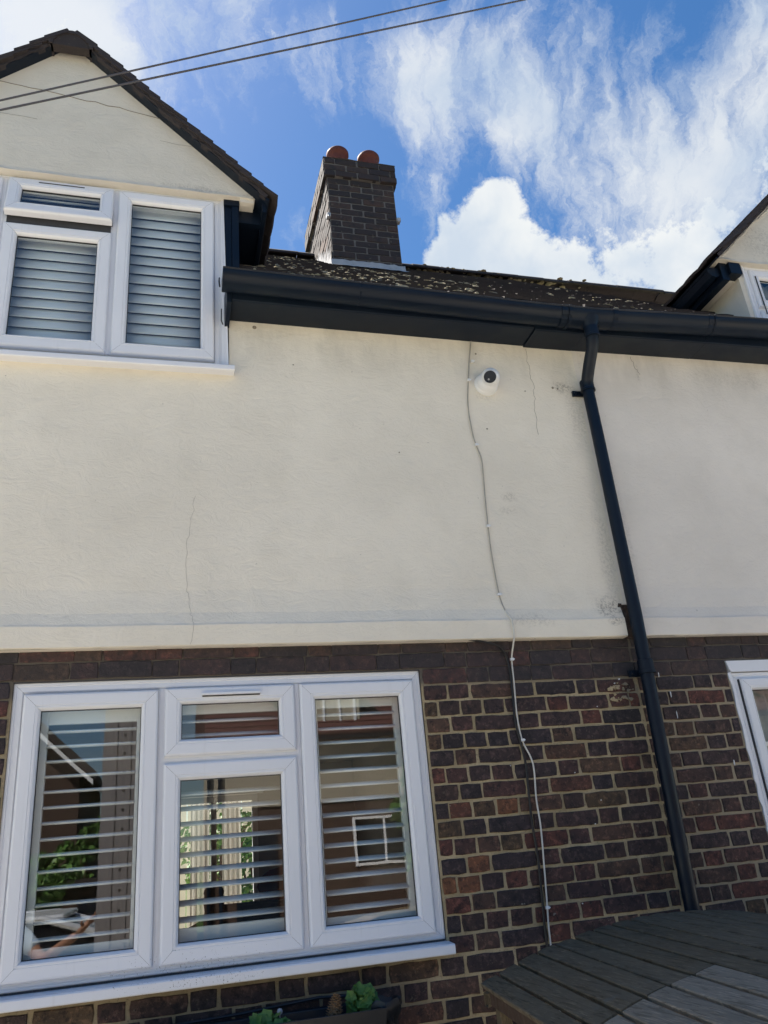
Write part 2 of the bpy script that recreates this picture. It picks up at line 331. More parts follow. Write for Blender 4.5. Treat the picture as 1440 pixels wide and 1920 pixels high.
def thing(name, label, cat, loc, group=None):
    o = bpy.data.objects.new(name, None); COL.objects.link(o); o.location = loc; o.empty_display_size = .1
    WORLD[o.name] = Matrix.Translation(loc); o['label'] = label; o['category'] = cat
    if group: o['group'] = group
    return o
def wob(pts, n=5, amp=.01, seed=1):             # hand-drawn line between points
    o = []; r = random.Random(seed)
    for a, b in zip(pts[:-1], pts[1:]):
        for i in range(n):
            t = i/n; o.append(tuple(a[j]+(b[j]-a[j])*t+(r.uniform(-amp, amp) if j != 1 else 0) for j in range(3)))
    return o+[pts[-1]]
def smoothpts(P, n=8):
    o = []; P = [Vector(p) for p in P]
    for i in range(len(P)-1):
        p0, p1, p2, p3 = P[max(i-1, 0)], P[i], P[i+1], P[min(i+2, len(P)-1)]
        for k_ in range(n):
            t = k_/n; o.append(.5*((2*p1)+(p2-p0)*t+(2*p0-5*p1+4*p2-p3)*t*t+(3*p1-p0-3*p2+p3)*t**3))
    return o+[P[-1]]

# ------------------------------------------------------------------ ground
g = MB().box(-300, 300, -300, 300, GZ-.5, GZ).build('ground', 'grass_green', kind='structure')
MB().box(-60, 60, -5.2, 5.4, GZ, GZ+.02).build('front_paving', 'paving', kind='structure')
MB().box(-12, 12, 6.0, 10.9, GZ, GZ+.02).build('rear_bounce_paving', 'paving', kind='structure')  # unseen pale paving, added to bounce sunlight onto the garden fence
MB().box(-60, 60, -12.5, -5.2, GZ, GZ+.012).build('road', 'asphalt', kind='structure')
MB().box(-60, 60, -15.5, -12.5, GZ, GZ+.12).build('pavement', 'paving', kind='structure')

# ------------------------------------------------------------------ the two houses of the terrace
HL = thing('terraced_house', 'cream rendered house with dark brick below and the big three-light window', 'house', (-.5, .1, GZ))
HR = thing('terraced_house', 'pinkish rendered neighbouring house to the right of the black downpipe', 'house', (4.3, .1, GZ))

def wall_with_holes(mb, x0, x1, z0, z1, holes, y0, y1):
    xs = sorted({x0, x1, *[h[0] for h in holes], *[h[1] for h in holes]}); xs = [x for x in xs if x0 <= x <= x1]
    zs = sorted({z0, z1, *[h[2] for h in holes], *[h[3] for h in holes]}); zs = [z for z in zs if z0 <= z <= z1]
    for i in range(len(xs)-1):
        for j in range(len(zs)-1):
            cx, cz = (xs[i]+xs[i+1])/2, (zs[j]+zs[j+1])/2
            if not any(h[0] < cx < h[1] and h[2] < cz < h[3] for h in holes): mb.box(xs[i], xs[i+1], y0, y1, zs[j], zs[j+1])
LW = (-.61, 1.158, -.40, .76); RW = (2.848, 4.62, -.40, .752)
mb = MB(); wall_with_holes(mb, -3.4, 2.30, GZ, .98, [LW], -.0015, .30); BWL = mb.build('brick_wall', 'mortar', HL)
mb = MB(); wall_with_holes(mb, 2.30, 7.5, GZ, .98, [RW], -.0015, .30); BWR = mb.build('brick_wall', 'mortar', HR)

# bricks, Flemish bond
def brick_mesh(w, h, dp, seed):
    r = random.Random(seed); n = max(3, int(w/.035)); mbk = MB(); a, b = w/2, h/2
    ring = []
    for i in range(n): ring.append((-a+2*a*i/n, -b))
    for i in range(2): ring.append((a, -b+2*b*i/2))
    for i in range(n): ring.append((a-2*a*i/n, b))
    for i in range(2): ring.append((-a, b-2*b*i/2))
    k_ = len(ring); o = []; q = []
    for x, z in ring:
        jx, jz = r.uniform(-.0024, .0024), r.uniform(-.0021, .0021)
        rx = 1-.028*(1 if abs(abs(x)-a) < 1e-6 and abs(abs(z)-b) < 1e-6 else 0)
        o.append((x*rx+jx, 0.0, z*rx+jz)); q.append(((x*(1-.0035/a))*rx+jx, -.003, (z*(1-.0035/b))*rx+jz))
    back = [(x, dp, z) for x, _, z in o]
    mbk.add(back+o+q+[(0, -.0035+r.uniform(-.001, .001), 0)], [(i, (i+1) % k_, k_+(i+1) % k_, k_+i) for i in range(k_)]+[(k_+i, k_+(i+1) % k_, 2*k_+(i+1) % k_, 2*k_+i) for i in range(k_)]+[(2*k_+i, 2*k_+(i+1) % k_, 3*k_) for i in range(k_)])
    me = mbk.mesh('brick')
    return me
BM = {}
def get_brick(w, h, mat='brick', dp=.03):
    kk = (round(w, 2), round(h, 3), R.randrange(5), mat)
    if kk not in BM:
        BM[kk] = brick_mesh(kk[0], kk[1], dp, hash(kk[:3]) & 0xffff); BM[kk].materials.append(M[mat])
    return BM[kk]
JO = .0105; P_ = .3355
def course(x0, x1, hstart, double=None):
    """list of (a,b) brick spans on one course; double: split stretchers left of that x into two headers"""
    o = []; k0 = int((x0-hstart)/P_)-2; x = hstart+k0*P_
    while x < x1+.5:
        segs = [(x, x+.113), (x+.113, x+P_)]
        if double and x+.113 < double < x+P_+.01: segs = [(x, x+.113), (x+.113, x+.224), (x+.224, x+P_)]
        o += segs; x += P_
    r_ = []
    for a, b in o:
        a, b = max(a, x0), min(b, x1)
        if b-a > .03: r_.append((a, b))
    return r_
def vis(x, z):     # inside the view of the photograph, with a margin
    v = Vector((x, 3.6, z)); w_ = v.dot(CF)
    return abs(v.dot(CR)/w_)*1496.7 < 760 and abs(v.dot(CU)/w_)*1496.7 < 1010
stuffL, stuffR = MB(), MB(); cnt = [0, 0]
for k_ in range(-4, 27):
    zt = .687-.075*k_; zb = zt-.075
    if zt > 1.0 or zb < GZ: continue
    if k_ == -1: hs = 1.057+P_*2
    elif k_ % 2 == 0: hs = 1.621
    else: hs = 1.788
    if k_ == -3: hs = 1.3
    for side, (xa, xb, par, hole) in enumerate(((-3.4, 2.30, BWL, LW), (2.30, 7.5, BWR, RW))):
        runs = [(xa, xb)]
        if hole[2]-.02 < (zt+zb)/2 < hole[3]: runs = [(xa, hole[0]-.002), (hole[1]+.006, xb)]
        for a, b in runs:
            for p, q in course(a, b, hs, 1.45 if (k_ % 2 and k_ > 0 and side == 0 and a > 1) else None):
                cx, cz = (p+q)/2, (zt+zb)/2; w, h = q-p-JO, .075-JO-.0008
                if k_ <= -1: w, h = q-p-.006, .075-.006
                if vis(cx, cz) and cnt[side] < 300:
                    cnt[side] += 1; mm = get_brick(w, h)
                    place('brick', mm, None, par, loc=(cx+R.uniform(-.002, .002), -.004+R.uniform(-.003, .002), cz+R.uniform(-.0025, .0025)), rot=(R.uniform(-.012, .012), R.uniform(-.009, .009), R.uniform(-.006, .006)))
                elif abs(cx) < 6: (stuffL if side == 0 else stuffR).box(p+JO/2, q-JO/2, -.004, .03, zb+JO/2, zt-JO/2)
stuffL.build('distant_bricks', 'brick', BWL, kind='stuff', recalc=False); stuffR.build('distant_bricks', 'brick', BWR, kind='stuff', recalc=False)
# mortar smears and paint drips on the brickwork
mb = MB()
for x, z, w, h in ((2.475, .60, .004, .024), (2.485, .50, .003, .03), (1.62, .42, .004, .004), (2.43, .70, .003, .02), (1.87, .25, .004, .004), (1.98, .12, .004, .004), (1.93, .02, .004, .004), (2.75, .25, .003, .02), (1.55, .3, .003, .003), (2.05, .55, .004, .004), (2.2, .68, .006, .006), (1.8, -.3, .004, .004), (2.17, .66, .005, .005)):
    mb.prism([(x-w*.7, z), (x-w*.3, z-h), (x+w*.4, z-h*.8), (x+w*.7, z), (x+w*.2, z+h*.3)], -.012, -.004)
mb.build('paint_drip', 'white_plastic', BWL)
mb = MB()
for i in range(26):
    x, z = 2.21+R.uniform(-.07, .07), .62+R.uniform(-.05, .05); s_ = R.uniform(.004, .016); a = [R.uniform(0, 6.28) for _ in range(7)]; a.sort()
    mb.prism([(x+math.cos(t_)*s_*R.uniform(.6, 1.5), z+math.sin(t_)*s_*R.uniform(.4, 1)) for t_ in a], -.012-R.uniform(0, .004), 0)
mb.build('mortar_smear', 'mortar', BWL)

# rendered upper storey with a bell-mouth foot
def bell(mb, x0, x1, yb=-.060, yw=-.03, zb=.885, nseg=None, kick=1.0, holes=None):
    n = nseg or max(2, int((x1-x0)/.06)); zs = [zb, zb+.004, zb+.045, .978, .988, 1.04, 1.10, 1.15]
    ys = [-.05, yb, yb-.001, yb-.002, yb+.004, (yb+yw)/2+.004, yw-.004, yw]
    V = []
    for i in range(n+1):
        x = x0+(x1-x0)*i/n; j = noise.noise(Vector((x*2.3, 3, 1)))*.007; j2 = noise.noise(Vector((x*9, 5, 2)))*.002
        for q, (y, z) in enumerate(zip(ys, zs)):
            V.append((x, yw+(y-yw)*kick+(j2 if q < 6 else 0), z+j*(1 if q > 2 else .35)+(0 if q > 0 else j2)))
    kq = len(zs)
    mb.add(V, [(i*kq+q, (i+1)*kq+q, (i+1)*kq+q+1, i*kq+q+1) for i in range(n) for q in range(kq-1)])
    mb.add([(x0, yw, 1.15), (x0, .1, 1.15), (x0, .1, zb), (x0, yw, zb)]+[V[q] for q in range(kq)][::1], [tuple([2, 3]+[4+q for q in range(kq)]+[1])])
    mb.add([(x1, yw, 1.15), (x1, .1, 1.15), (x1, .1, zb)]+[V[n*kq+q] for q in range(kq)], [tuple([1, 2]+[3+q for q in range(kq)])])
    mb.add([(x0, -.05, zb), (x1, -.05, zb), (x1, .1, zb), (x0, .1, zb)], [(0, 1, 2, 3)])
UW = (-1.45, .285, 2.33, 3.476); RU = (3.722, 5.46, 2.33, 3.476)
mb = MB(); wall_with_holes(mb, -3.4, 2.30, 1.06, 2.80, [UW], -.03, .3); wall_with_holes(mb, -1.62, .30, 2.80, 3.474, [UW], -.028, .3)
bell(mb, -3.4, 1.945); bell(mb, 1.945, 2.272, yb=-.058, kick=.96)
# ragged end where the foot has broken away beside the pipe
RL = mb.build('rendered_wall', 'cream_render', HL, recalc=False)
mb = MB(); wall_with_holes(mb, 2.30, 7.5, 1.06, 2.80, [RU], -.031, .3); bell(mb, 2.335, 7.5, yb=-.055, yw=-.031, zb=.885)
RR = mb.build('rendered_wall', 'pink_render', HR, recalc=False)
# exposed rubble in the broken corner
mb = MB()
for i in range(60):
    x, z = R.uniform(2.268, 2.34), R.uniform(.9, 1.06); s_ = R.uniform(.008, .02)
    mb.add([(x-s_, -.03-R.uniform(0, .012), z-s_*.5), (x+s_, -.035, z-s_), (x+s_*.8, -.03-R.uniform(0, .02), z+s_*.8), (x-s_*.5, -.04, z+s_), (x, -.01, z)], [(0, 1, 2, 3), (0, 1, 4), (1, 2, 4), (2, 3, 4), (3, 0, 4)])
mb.box(2.27, 2.34, -.024, .1, .885, 1.06); mb.build('exposed_brickwork', 'brick', HL)
# cracks: thin raised seams of filled plaster
def crack(par, pts, seed, r=.0016, name='hairline_crack', mat='crack'):
    MB().tube([Vector(p) for p in wob(pts, 6, .006, seed)], r, 4).build(name, mat, par)
ry = -.0305
crack(RL, [(.10, ry, 1.48), (.075, ry, 1.3), (.085, ry, 1.15), (.10, ry-.02, 1.04), (.115, -.063, .98), (.10, -.062, .89)], 3, .0006)
crack(RL, [(2.0, ry, 2.62), (2.0, ry, 2.45), (2.012, ry, 2.36), (1.99, ry, 2.2), (1.985, ry, 2.05)], 5, .0009)
crack(RL, [(.12, ry, 1.62), (.10, ry, 1.48)], 9, .0005)
crack(RR, [(2.70, -.032, 2.62), (2.71, -.032, 2.56), (2.735, -.032, 2.5)], 8, .0010)
mb = MB()
for x, z, s_ in ((.42, 2.62, .012), (1.68, 2.56, .006), (1.68, 2.07, .005), (1.95, 2.33, .004), (.62, 2.4, .004), (2.13, 2.365, .008), (2.16, 2.36, .006), (1.16, 1.9, .004)):
    mb.lathe([(s_*.2, .004), (s_*.8, .003), (s_, 0)], (x, -.03, z), (0, -1, 0), 7)
mb.build('chipped_spot', 'crack', RL)

# house bodies behind the front
def body(par, x0, x1, mat):
    mb = MB(); mb.box(x0, x0+.2, .3, 6, GZ, 2.78); mb.box(x1-.2, x1, .3, 6, GZ, 2.78); mb.box(x0+.2, x1-.2, .3, 6, .95, 1.10)
    return mb
mb = body(HL, -3.4, 2.30, 0)
wall_with_holes(mb, -3.2, 2.1, GZ, .95, [(.1, 1.0, GZ+.05, .66)], 5.8, 6.0)
wall_with_holes(mb, -3.2, 2.1, 1.1, 2.78, [], 5.8, 6.0); mb.build('inner_walls', 'room_paint', HL)
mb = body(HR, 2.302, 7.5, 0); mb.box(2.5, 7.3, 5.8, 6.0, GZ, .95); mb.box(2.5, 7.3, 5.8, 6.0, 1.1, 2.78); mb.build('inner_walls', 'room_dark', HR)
MB().box(-3.2, 2.1, .3, 5.8, GZ, GZ+.1).build('room_floor', 'floor_wood', HL)

# ------------------------------------------------------------------ windows
def mitre(x0, x1, z0, z1, prof, y=0, gap=.0005):
    """four mitred lengths; prof = (inset, y offset) from the outside in"""
    mb = MB(); S = []
    c = [(x0, z0, 1, 1), (x1, z0, -1, 1), (x1, z1, -1, -1), (x0, z1, 1, -1)]
    for a in range(4):
        A, B = c[a], c[(a+1) % 4]; V = []
        for t, yy in prof:
            for (x, z, sx, sz), o_ in ((A, 1), (B, -1)):
                dx, dz = B[0]-A[0], B[1]-A[1]; ln = math.hypot(dx, dz)
                V.append((x+sx*t+o_*gap*dx/ln, y+yy, z+sz*t+o_*gap*dz/ln))
        mb.add(V, [(2*i, 2*i+1, 2*i+3, 2*i+2) for i in range(len(prof)-1)])
    return mb
SASH = [(0, .03), (0, -.002), (.004, -.010), (.010, -.013), (.048, -.013), (.0495, -.010), (.053, -.010), (.0545, -.0125), (.060, -.0115), (.068, -.001), (.070, .010), (.070, .03)]
def sash(par, x0, x1, z0, z1, y, name='sash', label=None, inset=.07):
    k_ = inset/.07; pr = [(a*k_, b) for a, b in SASH]
    kw = {'label': label} if label else {}
    s_ = mitre(x0, x1, z0, z1, pr, y).build(name, 'upvc', par, recalc=False, **kw)
    b = MB(); b.box(x0+.01, x1-.01, y-.0085, y+.02, z0+.01, z0+.045); b.box(x0+.01, x1-.01, y-.0085, y+.02, z1-.045, z1-.01); b.box(x0+.01, x0+.045, y-.0085, y+.02, z0+.045, z1-.045); b.box(x1-.045, x1-.01, y-.0085, y+.02, z0+.045, z1-.045)
    b.build('mitre_joint', 'shadow_gap', par)
    gx0, gx1, gz0, gz1 = x0+inset, x1-inset, z0+inset, z1-inset
    mitre(gx0-.002, gx1+.002, gz0-.002, gz1+.002, [(0, .004), (.0035, .002), (.005, .012)], y+.006, 0).build('glazing_seal', 'seal', par, recalc=False)
    pm = MB(); pm.add([(gx0, y+.014, gz0), (gx1, y+.014, gz0), (gx1, y+.014, gz1), (gx0, y+.014, gz1)], [(0, 1, 2, 3)])
    pm.build('pane', 'glass', par, recalc=False)
def bar(mb, x0, x1, z0, z1, y, vert=True):      # frame member with shallow rebate grooves
    mb.box(x0, x1, y, y+.06, z0, z1)
    if vert: w = x1-x0; mb.box(x0+w*.36, x1-w*.36, y-.004, y, z0, z1)
    else: w = z1-z0; mb.box(x0, x1, y-.004, y, z0+w*.36, z1-w*.36)
FR = [(0, .05), (0, .0), (.003, -.003), (.012, -.003), (.0135, .002), (.020, .002), (.0215, -.001), (.036, -.001), (.040, .006), (.044, .012), (.044, .05)]
def sill_mesh(x0, x1, z1, z0, yf, yb):
    mb = MB(); mb.prism([(yb, z1), (yf+.006, z1-.006), (yf, z1-.011), (yf, z0+.004), (yf+.004, z0), (yf+.03, z0), (yf+.03, z0+.01), (yb, z0+.01)], x0, x1, 'x'); return mb

# big lower window
wl = MB().build
win = mitre(-.61, 1.158, -.374, .757, FR, .012).build('window', 'upvc', HL, recalc=False, label='white three-light ground floor window')
for a_, b_ in ((-.0265, 0), (.558, .582)): mb = MB(); bar(mb, a_, b_, -.345, .715, .012); mb.build('mullion', 'upvc', win)
mb = MB(); bar(mb, 0, .558, .399, .426, .012, False); mb.build('transom', 'upvc', win)
sash(win, -.565, -.0275, -.346, .708, -.002); sash(win, .0, .558, .425, .712, -.002); sash(win, -.001, .558, -.346, .398, -.002); sash(win, .583, 1.115, -.346, .712, -.002)
MB().box(.152, .408, -.034, -.012, .673, .684).build('trickle_vent', 'upvc', win, bevel=.002); MB().box(.156, .404, -.020, -.012, .668, .673).build('vent_shadow', 'shadow_gap', win)  # the dark strip stands in for the shade beneath the vent
MB().box(-.60, 1.15, .0, .05, -.380, -.374).build('frame_gap', 'shadow_gap', win)  # dark strip drawn in as the shadow line between frame and sill
s_ = sill_mesh(-.66, 1.166, -.3795, -.424, -.085, .03); s_.build('sill', 'upvc', win, bevel=.0015)
MB().box(-.615, 1.1635, -.001, .02, .757, .763).build('lintel_shadow', 'shadow_gap', win)  # shadow line above the frame, put in as a dark strip
MB().box(1.158, 1.1655, .003, .02, -.374, .757).build('sealant', 'shadow_gap', win)

# upper window, left house
uy = -.036
mb = mitre(-1.45, .25, 2.340, 3.474, FR, uy+.008); wu = mb.build('window', 'upvc', HL, recalc=False, label='white upper window with closed shutters')
mb = MB(); mb.add([(.245, uy, 2.338), (.281, uy-.012, 2.338), (.262, uy-.004, 3.473), (.245, uy, 3.473), (.245, .03, 2.338), (.281, .03, 2.338), (.262, .03, 3.473), (.245, .03, 3.473)],
                  [(0, 1, 2, 3), (1, 5, 6, 2), (0, 4, 5, 1), (3, 2, 6, 7)])
mb.add([(.254, uy-.006, 2.338), (.262, uy-.009, 2.338), (.254, uy-.007, 3.473), (.250, uy-.004, 3.473)], [(0, 1, 2, 3)]); mb.build('frame_cover_strip', 'upvc', wu)
for a_, b_ in ((-.328, -.302), (-.888, -.860)): mb = MB(); bar(mb, a_, b_, 2.385, 3.45, uy+.004); mb.build('mullion', 'upvc', wu)
mb = MB(); bar(mb, -.86, -.328, 3.145, 3.20, uy+.004, False); mb.build('transom', 'upvc', wu)
mb = MB(); mb.box(-.85, -.335, uy-.004, uy+.03, 3.150, 3.205); mb.build('rebate', 'shadow_gap', wu)
sash(wu, -1.41, -.888, 2.385, 3.443, uy-.006); sash(wu, -.860, -.328, 2.385, 3.143, uy-.006); sash(wu, -.302, .208, 2.385, 3.443, uy-.006)
# vent light standing ajar: built flat, hinged at its top edge
a = math.radians(-9); piv = Vector((0, uy-.008, 3.452)); Tm = Matrix.Translation(piv) @ Matrix.Rotation(a, 4, 'X') @ Matrix.Translation(-piv)
before = set(bpy.data.objects)
sash(wu, -.860, -.328, 3.188, 3.448, uy-.006)
for o in set(bpy.data.objects)-before: o.data.transform(Tm)
MB(Tm).box(-.71, -.48, uy-.021, uy-.018, 3.418, 3.424).build('trickle_vent', 'shadow_gap', wu)
s_ = sill_mesh(-1.50, .307, 2.337, 2.298, -.10, -.0); s_.build('sill', 'upvc', wu, bevel=.0015)

# neighbour windows
wr = mitre(2.862, 4.62, -.374, .690, FR, .004).build('window', 'upvc', HR, recalc=False, label='white ground floor window at the right edge')
mb = MB(); mb.prism([(2.846, .752), (2.856, .71), (2.864, .694), (4.62, .694), (4.62, .752)], -.012, .05); mb.build('head_board', 'upvc', wr)
e = [(2.862, .692)]; e += [(2.846+R.uniform(-.004, .007), .69-i*.035) for i in range(31)]; e += [(2.862, -.40)]
mb = MB(); mb.prism(e, -.008, .03); mb.build('edge_render', 'upvc', wr)
MB().box(2.90, 2.904, -.006, .02, -.34, .655).build('frame_gap', 'shadow_gap', wr)
sash(wr, 2.906, 3.47, -.33, .660, -.004, inset=.062); sash(wr, 3.5, 4.06, -.33, .660, -.004); sash(wr, 4.09, 4.60, -.33, .660, -.004)
mb = MB(); mb.box(2.97, 3.4, .012, .03, .315, .335); mb.build('glazing_bar', 'upvc', wr)
s_ = sill_mesh(2.83, 4.66, -.3795, -.424, -.085, .03); s_.build('sill', 'upvc', wr)
wq = mitre(3.735, 5.45, 2.340, 3.446, FR, -.036).build('window', 'upvc', HR, recalc=False, label='white upper window under the right gable')
MB().box(3.722, 3.735, -.05, .03, 2.34, 3.446).build('frame_edge', 'upvc', wq)
sash(wq, 3.775, 4.28, 3.10, 3.41, -.04); sash(wq, 3.775, 4.28, 2.39, 3.07, -.04); sash(wq, 4.31, 4.86, 2.39, 3.41, -.04); sash(wq, 4.89, 5.41, 2.39, 3.41, -.04)
for q in ((4.28, 4.31, -.03, .03, 2.38, 3.42), (4.86, 4.89, -.03, .03, 2.38, 3.42)): MB().box(*q).build('mullion', 'upvc', wq)
MB().box(3.775, 4.28, -.03, .03, 3.07, 3.10).build('transom', 'upvc', wq); MB().tube([(3.805, -.058, 3.35), (3.805, -.058, 3.04)], .004, 6).build('handle', 'seal', wq)
sill_mesh(3.69, 5.5, 2.337, 2.298, -.10, 0).build('sill', 'upvc', wq)

# shutters inside the windows
def shutter(label, x0, x1, z0, z1, y, tilt, n, off=0, group=None, stile=.045, w=.063, pitch=None, rails=(.07, .075)):
    t_ = thing('plantation_shutter', label, 'shutter', ((x0+x1)/2, y, z0), group)
    for a_, b_ in ((x0, x0+stile), (x1-stile, x1)): MB().box(a_, b_, y-.014, y+.014, z0, z1).build('stile', 'shutter_white', t_, bevel=.003)
    MB().box(x0+stile, x1-stile, y-.013, y+.013, z0, z0+rails[0]).build('bottom_rail', 'shutter_white', t_, bevel=.003); MB().box(x0+stile, x1-stile, y-.013, y+.013, z1-rails[1], z1).build('top_rail', 'shutter_white', t_, bevel=.003)
    prof = [(math.cos(q/10*2*math.pi)*w/2, math.sin(q/10*2*math.pi)*.0068) for q in range(10)]
    c_, s2 = math.cos(tilt), math.sin(tilt); me = None
    lo, hi = z0+rails[0], z1-rails[1]; dz = (hi-lo)/n
    mm = MB(); mm.prism([(p*c_-q*s2, p*s2+q*c_) for p, q in prof], x0+stile+.002, x1-stile-.002, 'x'); me = mm.mesh('louvre', True); me.materials.append(M['shutter_white'])
    for i in range(n):
        place('louvre', me, None, t_, loc=(R.uniform(-.0008, .0008), y, lo+dz*(i+.5)+off), rot=(R.uniform(-.02, .02), R.uniform(-.0008, .0008), 0))
    return t_
T = math.radians
shutter('open white louvred shutter behind the left light of the big lower window', -.53, -.055, -.335, .69, .075, T(5), 14, stile=.060, rails=(.090, .1))
shutter('open white louvred shutter behind the middle light of the big lower window', -.01, .565, -.335, .70, .085, T(16), 14, stile=.04, rails=(.105, .09))
shutter('open white louvred shutter behind the right light of the big lower window', .60, 1.10, -.335, .70, .075, T(15), 14, stile=.07, rails=(.085, .09))
shutter('closed white shutter behind the right light of the left upper window', -.27, .18, 2.42, 3.42, .035, T(71), 15, rails=(.02, .02), stile=.03, w=.080)
shutter('closed white shutter below the open vent of the left upper window', -.84, -.36, 2.42, 3.12, .035, T(71), 11, rails=(.01, .01), stile=.03, w=.080)
shutter('closed white shutter behind the open top vent of the left upper window', -.84, -.36, 3.18, 3.43, .035, T(40), 4, rails=(.01, .01), stile=.03, w=.07)
shutter('closed white shutter behind the leftmost upper light cut by the photo edge', -1.38, -.91, 2.42, 3.42, .035, T(71), 15, rails=(.02, .02), stile=.03, w=.080)
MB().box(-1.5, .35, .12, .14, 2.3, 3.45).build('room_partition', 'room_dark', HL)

def curtain(label, x0, x1, z0, z1, y, mat, folds, amp=.02):
    n = folds*6; mb = MB(); V = []
    for i in range(n+1):
        x = x0+(x1-x0)*i/n; yy = y+amp*math.sin(i/n*folds*2*math.pi)+amp*.3*math.sin(i*1.7)
        V += [(x, yy, z0), (x, yy, z1), (x, yy+.004, z0), (x, yy+.004, z1)]
    mb.add(V, [(4*i, 4*i+4, 4*i+5, 4*i+1) for i in range(n)]+[(4*i+2, 4*i+3, 4*i+7, 4*i+6) for i in range(n)])
    return mb.build('curtain', mat, None, True, label=label, category='curtain', recalc=False)
curtain('grey net curtain inside the neighbouring ground floor window at the right edge', 2.93, 4.58, -.36, .67, .10, 'net_curtain', 26, .012)
curtain('pale curtain inside the upper window under the right gable', 3.76, 5.42, 2.36, 3.42, .10, 'net_curtain', 20, .012)

# ------------------------------------------------------------------ eaves, gutter, downpipe
def lin(x, P):
    for (a, b), (c, d) in zip(P[:-1], P[1:]):
        if x <= c: return b+(d-b)*(x-a)/(c-a)
    return P[-1][1]
def soffit(par, x0, x1, z0a, z0b, endcap=False):
    mb = MB(); V = []
    for x, z in ((x0, z0a), (x1, z0b)): V += [(x, -.025, z), (x, -.025, z+.13), (x, -.205, z+.14), (x, -.205, z+.004), (x, -.195, z)]
    mb.add(V, [(0, 1, 2, 3, 4), (5, 9, 8, 7, 6)]+[(i, (i+1) % 5, 5+(i+1) % 5, 5+i) for i in range(5)]); o = mb.build('fascia_board', 'black_paint', par, bevel=.002); return o
soffit(HL, .288, 1.985, 2.652, 2.641); soffit(HL, 1.988, 2.30, 2.632, 2.634); soffit(HR, 2.30, 3.12, 2.634, 2.645); soffit(HR, 3.122, 5.6, 2.646, 2.665)
mb = MB(); mb.prism([(-.21, 2.635), (-.03, 2.60), (-.03, 2.79), (-.21, 2.79)], .262, .286, 'x'); mb.build('fascia_end', 'black_paint', HL, bevel=.002)
GP = [(.24, 2.757), (2.2, 2.718), (3.6, 2.775), (5.6, 2.80)]
GPROF = [(-.207, .004), (-.207, -.055), (-.215, -.07), (-.245, -.080), (-.275, -.077), (-.295, -.066), (-.300, -.052), (-.312, -.044), (-.322, -.028), (-.324, -.004), (-.330, .002), (-.326, .006), (-.318, 0),
         (-.316, -.026), (-.306, -.038), (-.294, -.046), (-.289, -.06), (-.272, -.071), (-.245, -.074), (-.219, -.064), (-.213, -.05), (-.213, .004)]
def gutter(par, x0, x1):
    mb = MB(); k_ = len(GPROF); xs = [x0+(x1-x0)*i/6 for i in range(7)]
    mb.add([(x, y, lin(x, GP)+z) for x in xs for y, z in GPROF], [(i*k_+q, i*k_+(q+1) % k_, (i+1)*k_+(q+1) % k_, (i+1)*k_+q) for i in range(6) for q in range(k_)])
    return mb.build('gutter', 'black_paint', par, True)
gL = gutter(HL, .243, 2.29); gR = gutter(HR, 2.29, 5.6)
def union(par, x, w=.05, s=1.05):
    mb = MB(); z = lin(x, GP); c = (-.265, z-.035)
    pr = [(c[0]+(y-c[0])*s, c[1]+(z+q-c[1])*s) for y, q in GPROF[:12]]; pr2 = [(c[0]+(y-c[0])*.98, c[1]+(q2-c[1])*.98) for y, q2 in [(a_, z+b_) for a_, b_ in GPROF[:12]]][::-1]
    mb.prism(pr+pr2, x-w/2, x+w/2, 'x'); mb.build('gutter_union', 'black_paint', par)
union(gL, 2.13, .035); union(gL, 2.165, .02, 1.09); union(gR, 2.455, .03); union(gR, 3.10, .03); union(gR, 3.13, .012, 1.09); union(gL, .95, .012, 1.02)
mb = MB(); z = lin(.24, GP); mb.prism([(y, z+q) for y, q in GPROF[:12]], .236, .243, 'x'); mb.build('stop_end', 'black_paint', gL)
for q, r_w in (([(.225, -.21, 2.78), (.222, -.235, 2.74), (.225, -.24, 2.70)], .004), ([(.245, -.06, 2.70), (.243, -.07, 2.62), (.252, -.06, 2.60)], .003)): MB().tube(q, r_w, 6).build('fixing_wire', 'cable_black', gL)
# outlet piece under the gutter
mb = MB(); mb.lathe([(.06, .03), (.052, 0), (.036, -.035), (.036, -.07)], (2.303, -.268, 2.655), (0, 0, 1), 18)
dp = mb.build('downpipe', 'black_paint', HL, True, label='black downpipe with a swan neck on the party line')
path = smoothpts([(2.303, -.268, 2.62), (2.303, -.262, 2.57), (2.307, -.235, 2.52), (2.312, -.15, 2.43), (2.316, -.105, 2.375), (2.318, -.092, 2.32)], 5)
MB().tube(path, .0345, 18).build('swan_neck', 'black_paint', dp, True)
MB().tube([(2.318, -.09, 2.36), (2.320, -.09, 2.0), (2.318, -.09, 1.0), (2.308, -.09, .55), (2.288, -.09, -.35), (2.27, -.09, GZ)], .0335, 18).build('pipe', 'black_paint', dp, True)
for cx, z in ((2.3035, 2.60), (2.3185, 2.352), (2.3145, .72)):
    yy = -.268 if z > 2.5 else -.09
    mb = MB(); mb.lathe([(.034, .035), (.0395, .032), (.0395, -.02), (.042, -.022), (.042, -.035), (.034, -.036)], (cx, yy, z), (0, 0, 1), 18)
    mb.build('collar', 'black_paint', dp, True)
for cx, z in ((2.3185, 2.33), (2.3145, .70), (2.30, -.7)):
    mb = MB(); mb.box(cx-.075, cx+.055, -.048, -.034, z-.02, z+.012); mb.lathe([(.036, .012), (.0385, .012), (.0385, -.012), (.036, -.012)], (cx, -.09, z), (0, 0, 1), 18); mb.lathe([(.001, .012), (.008, .01), (.009, 0)], (cx-.062, -.048, z-.004), (0, -1, 0), 8)
    mb.build('pipe_clip', 'black_paint', dp)

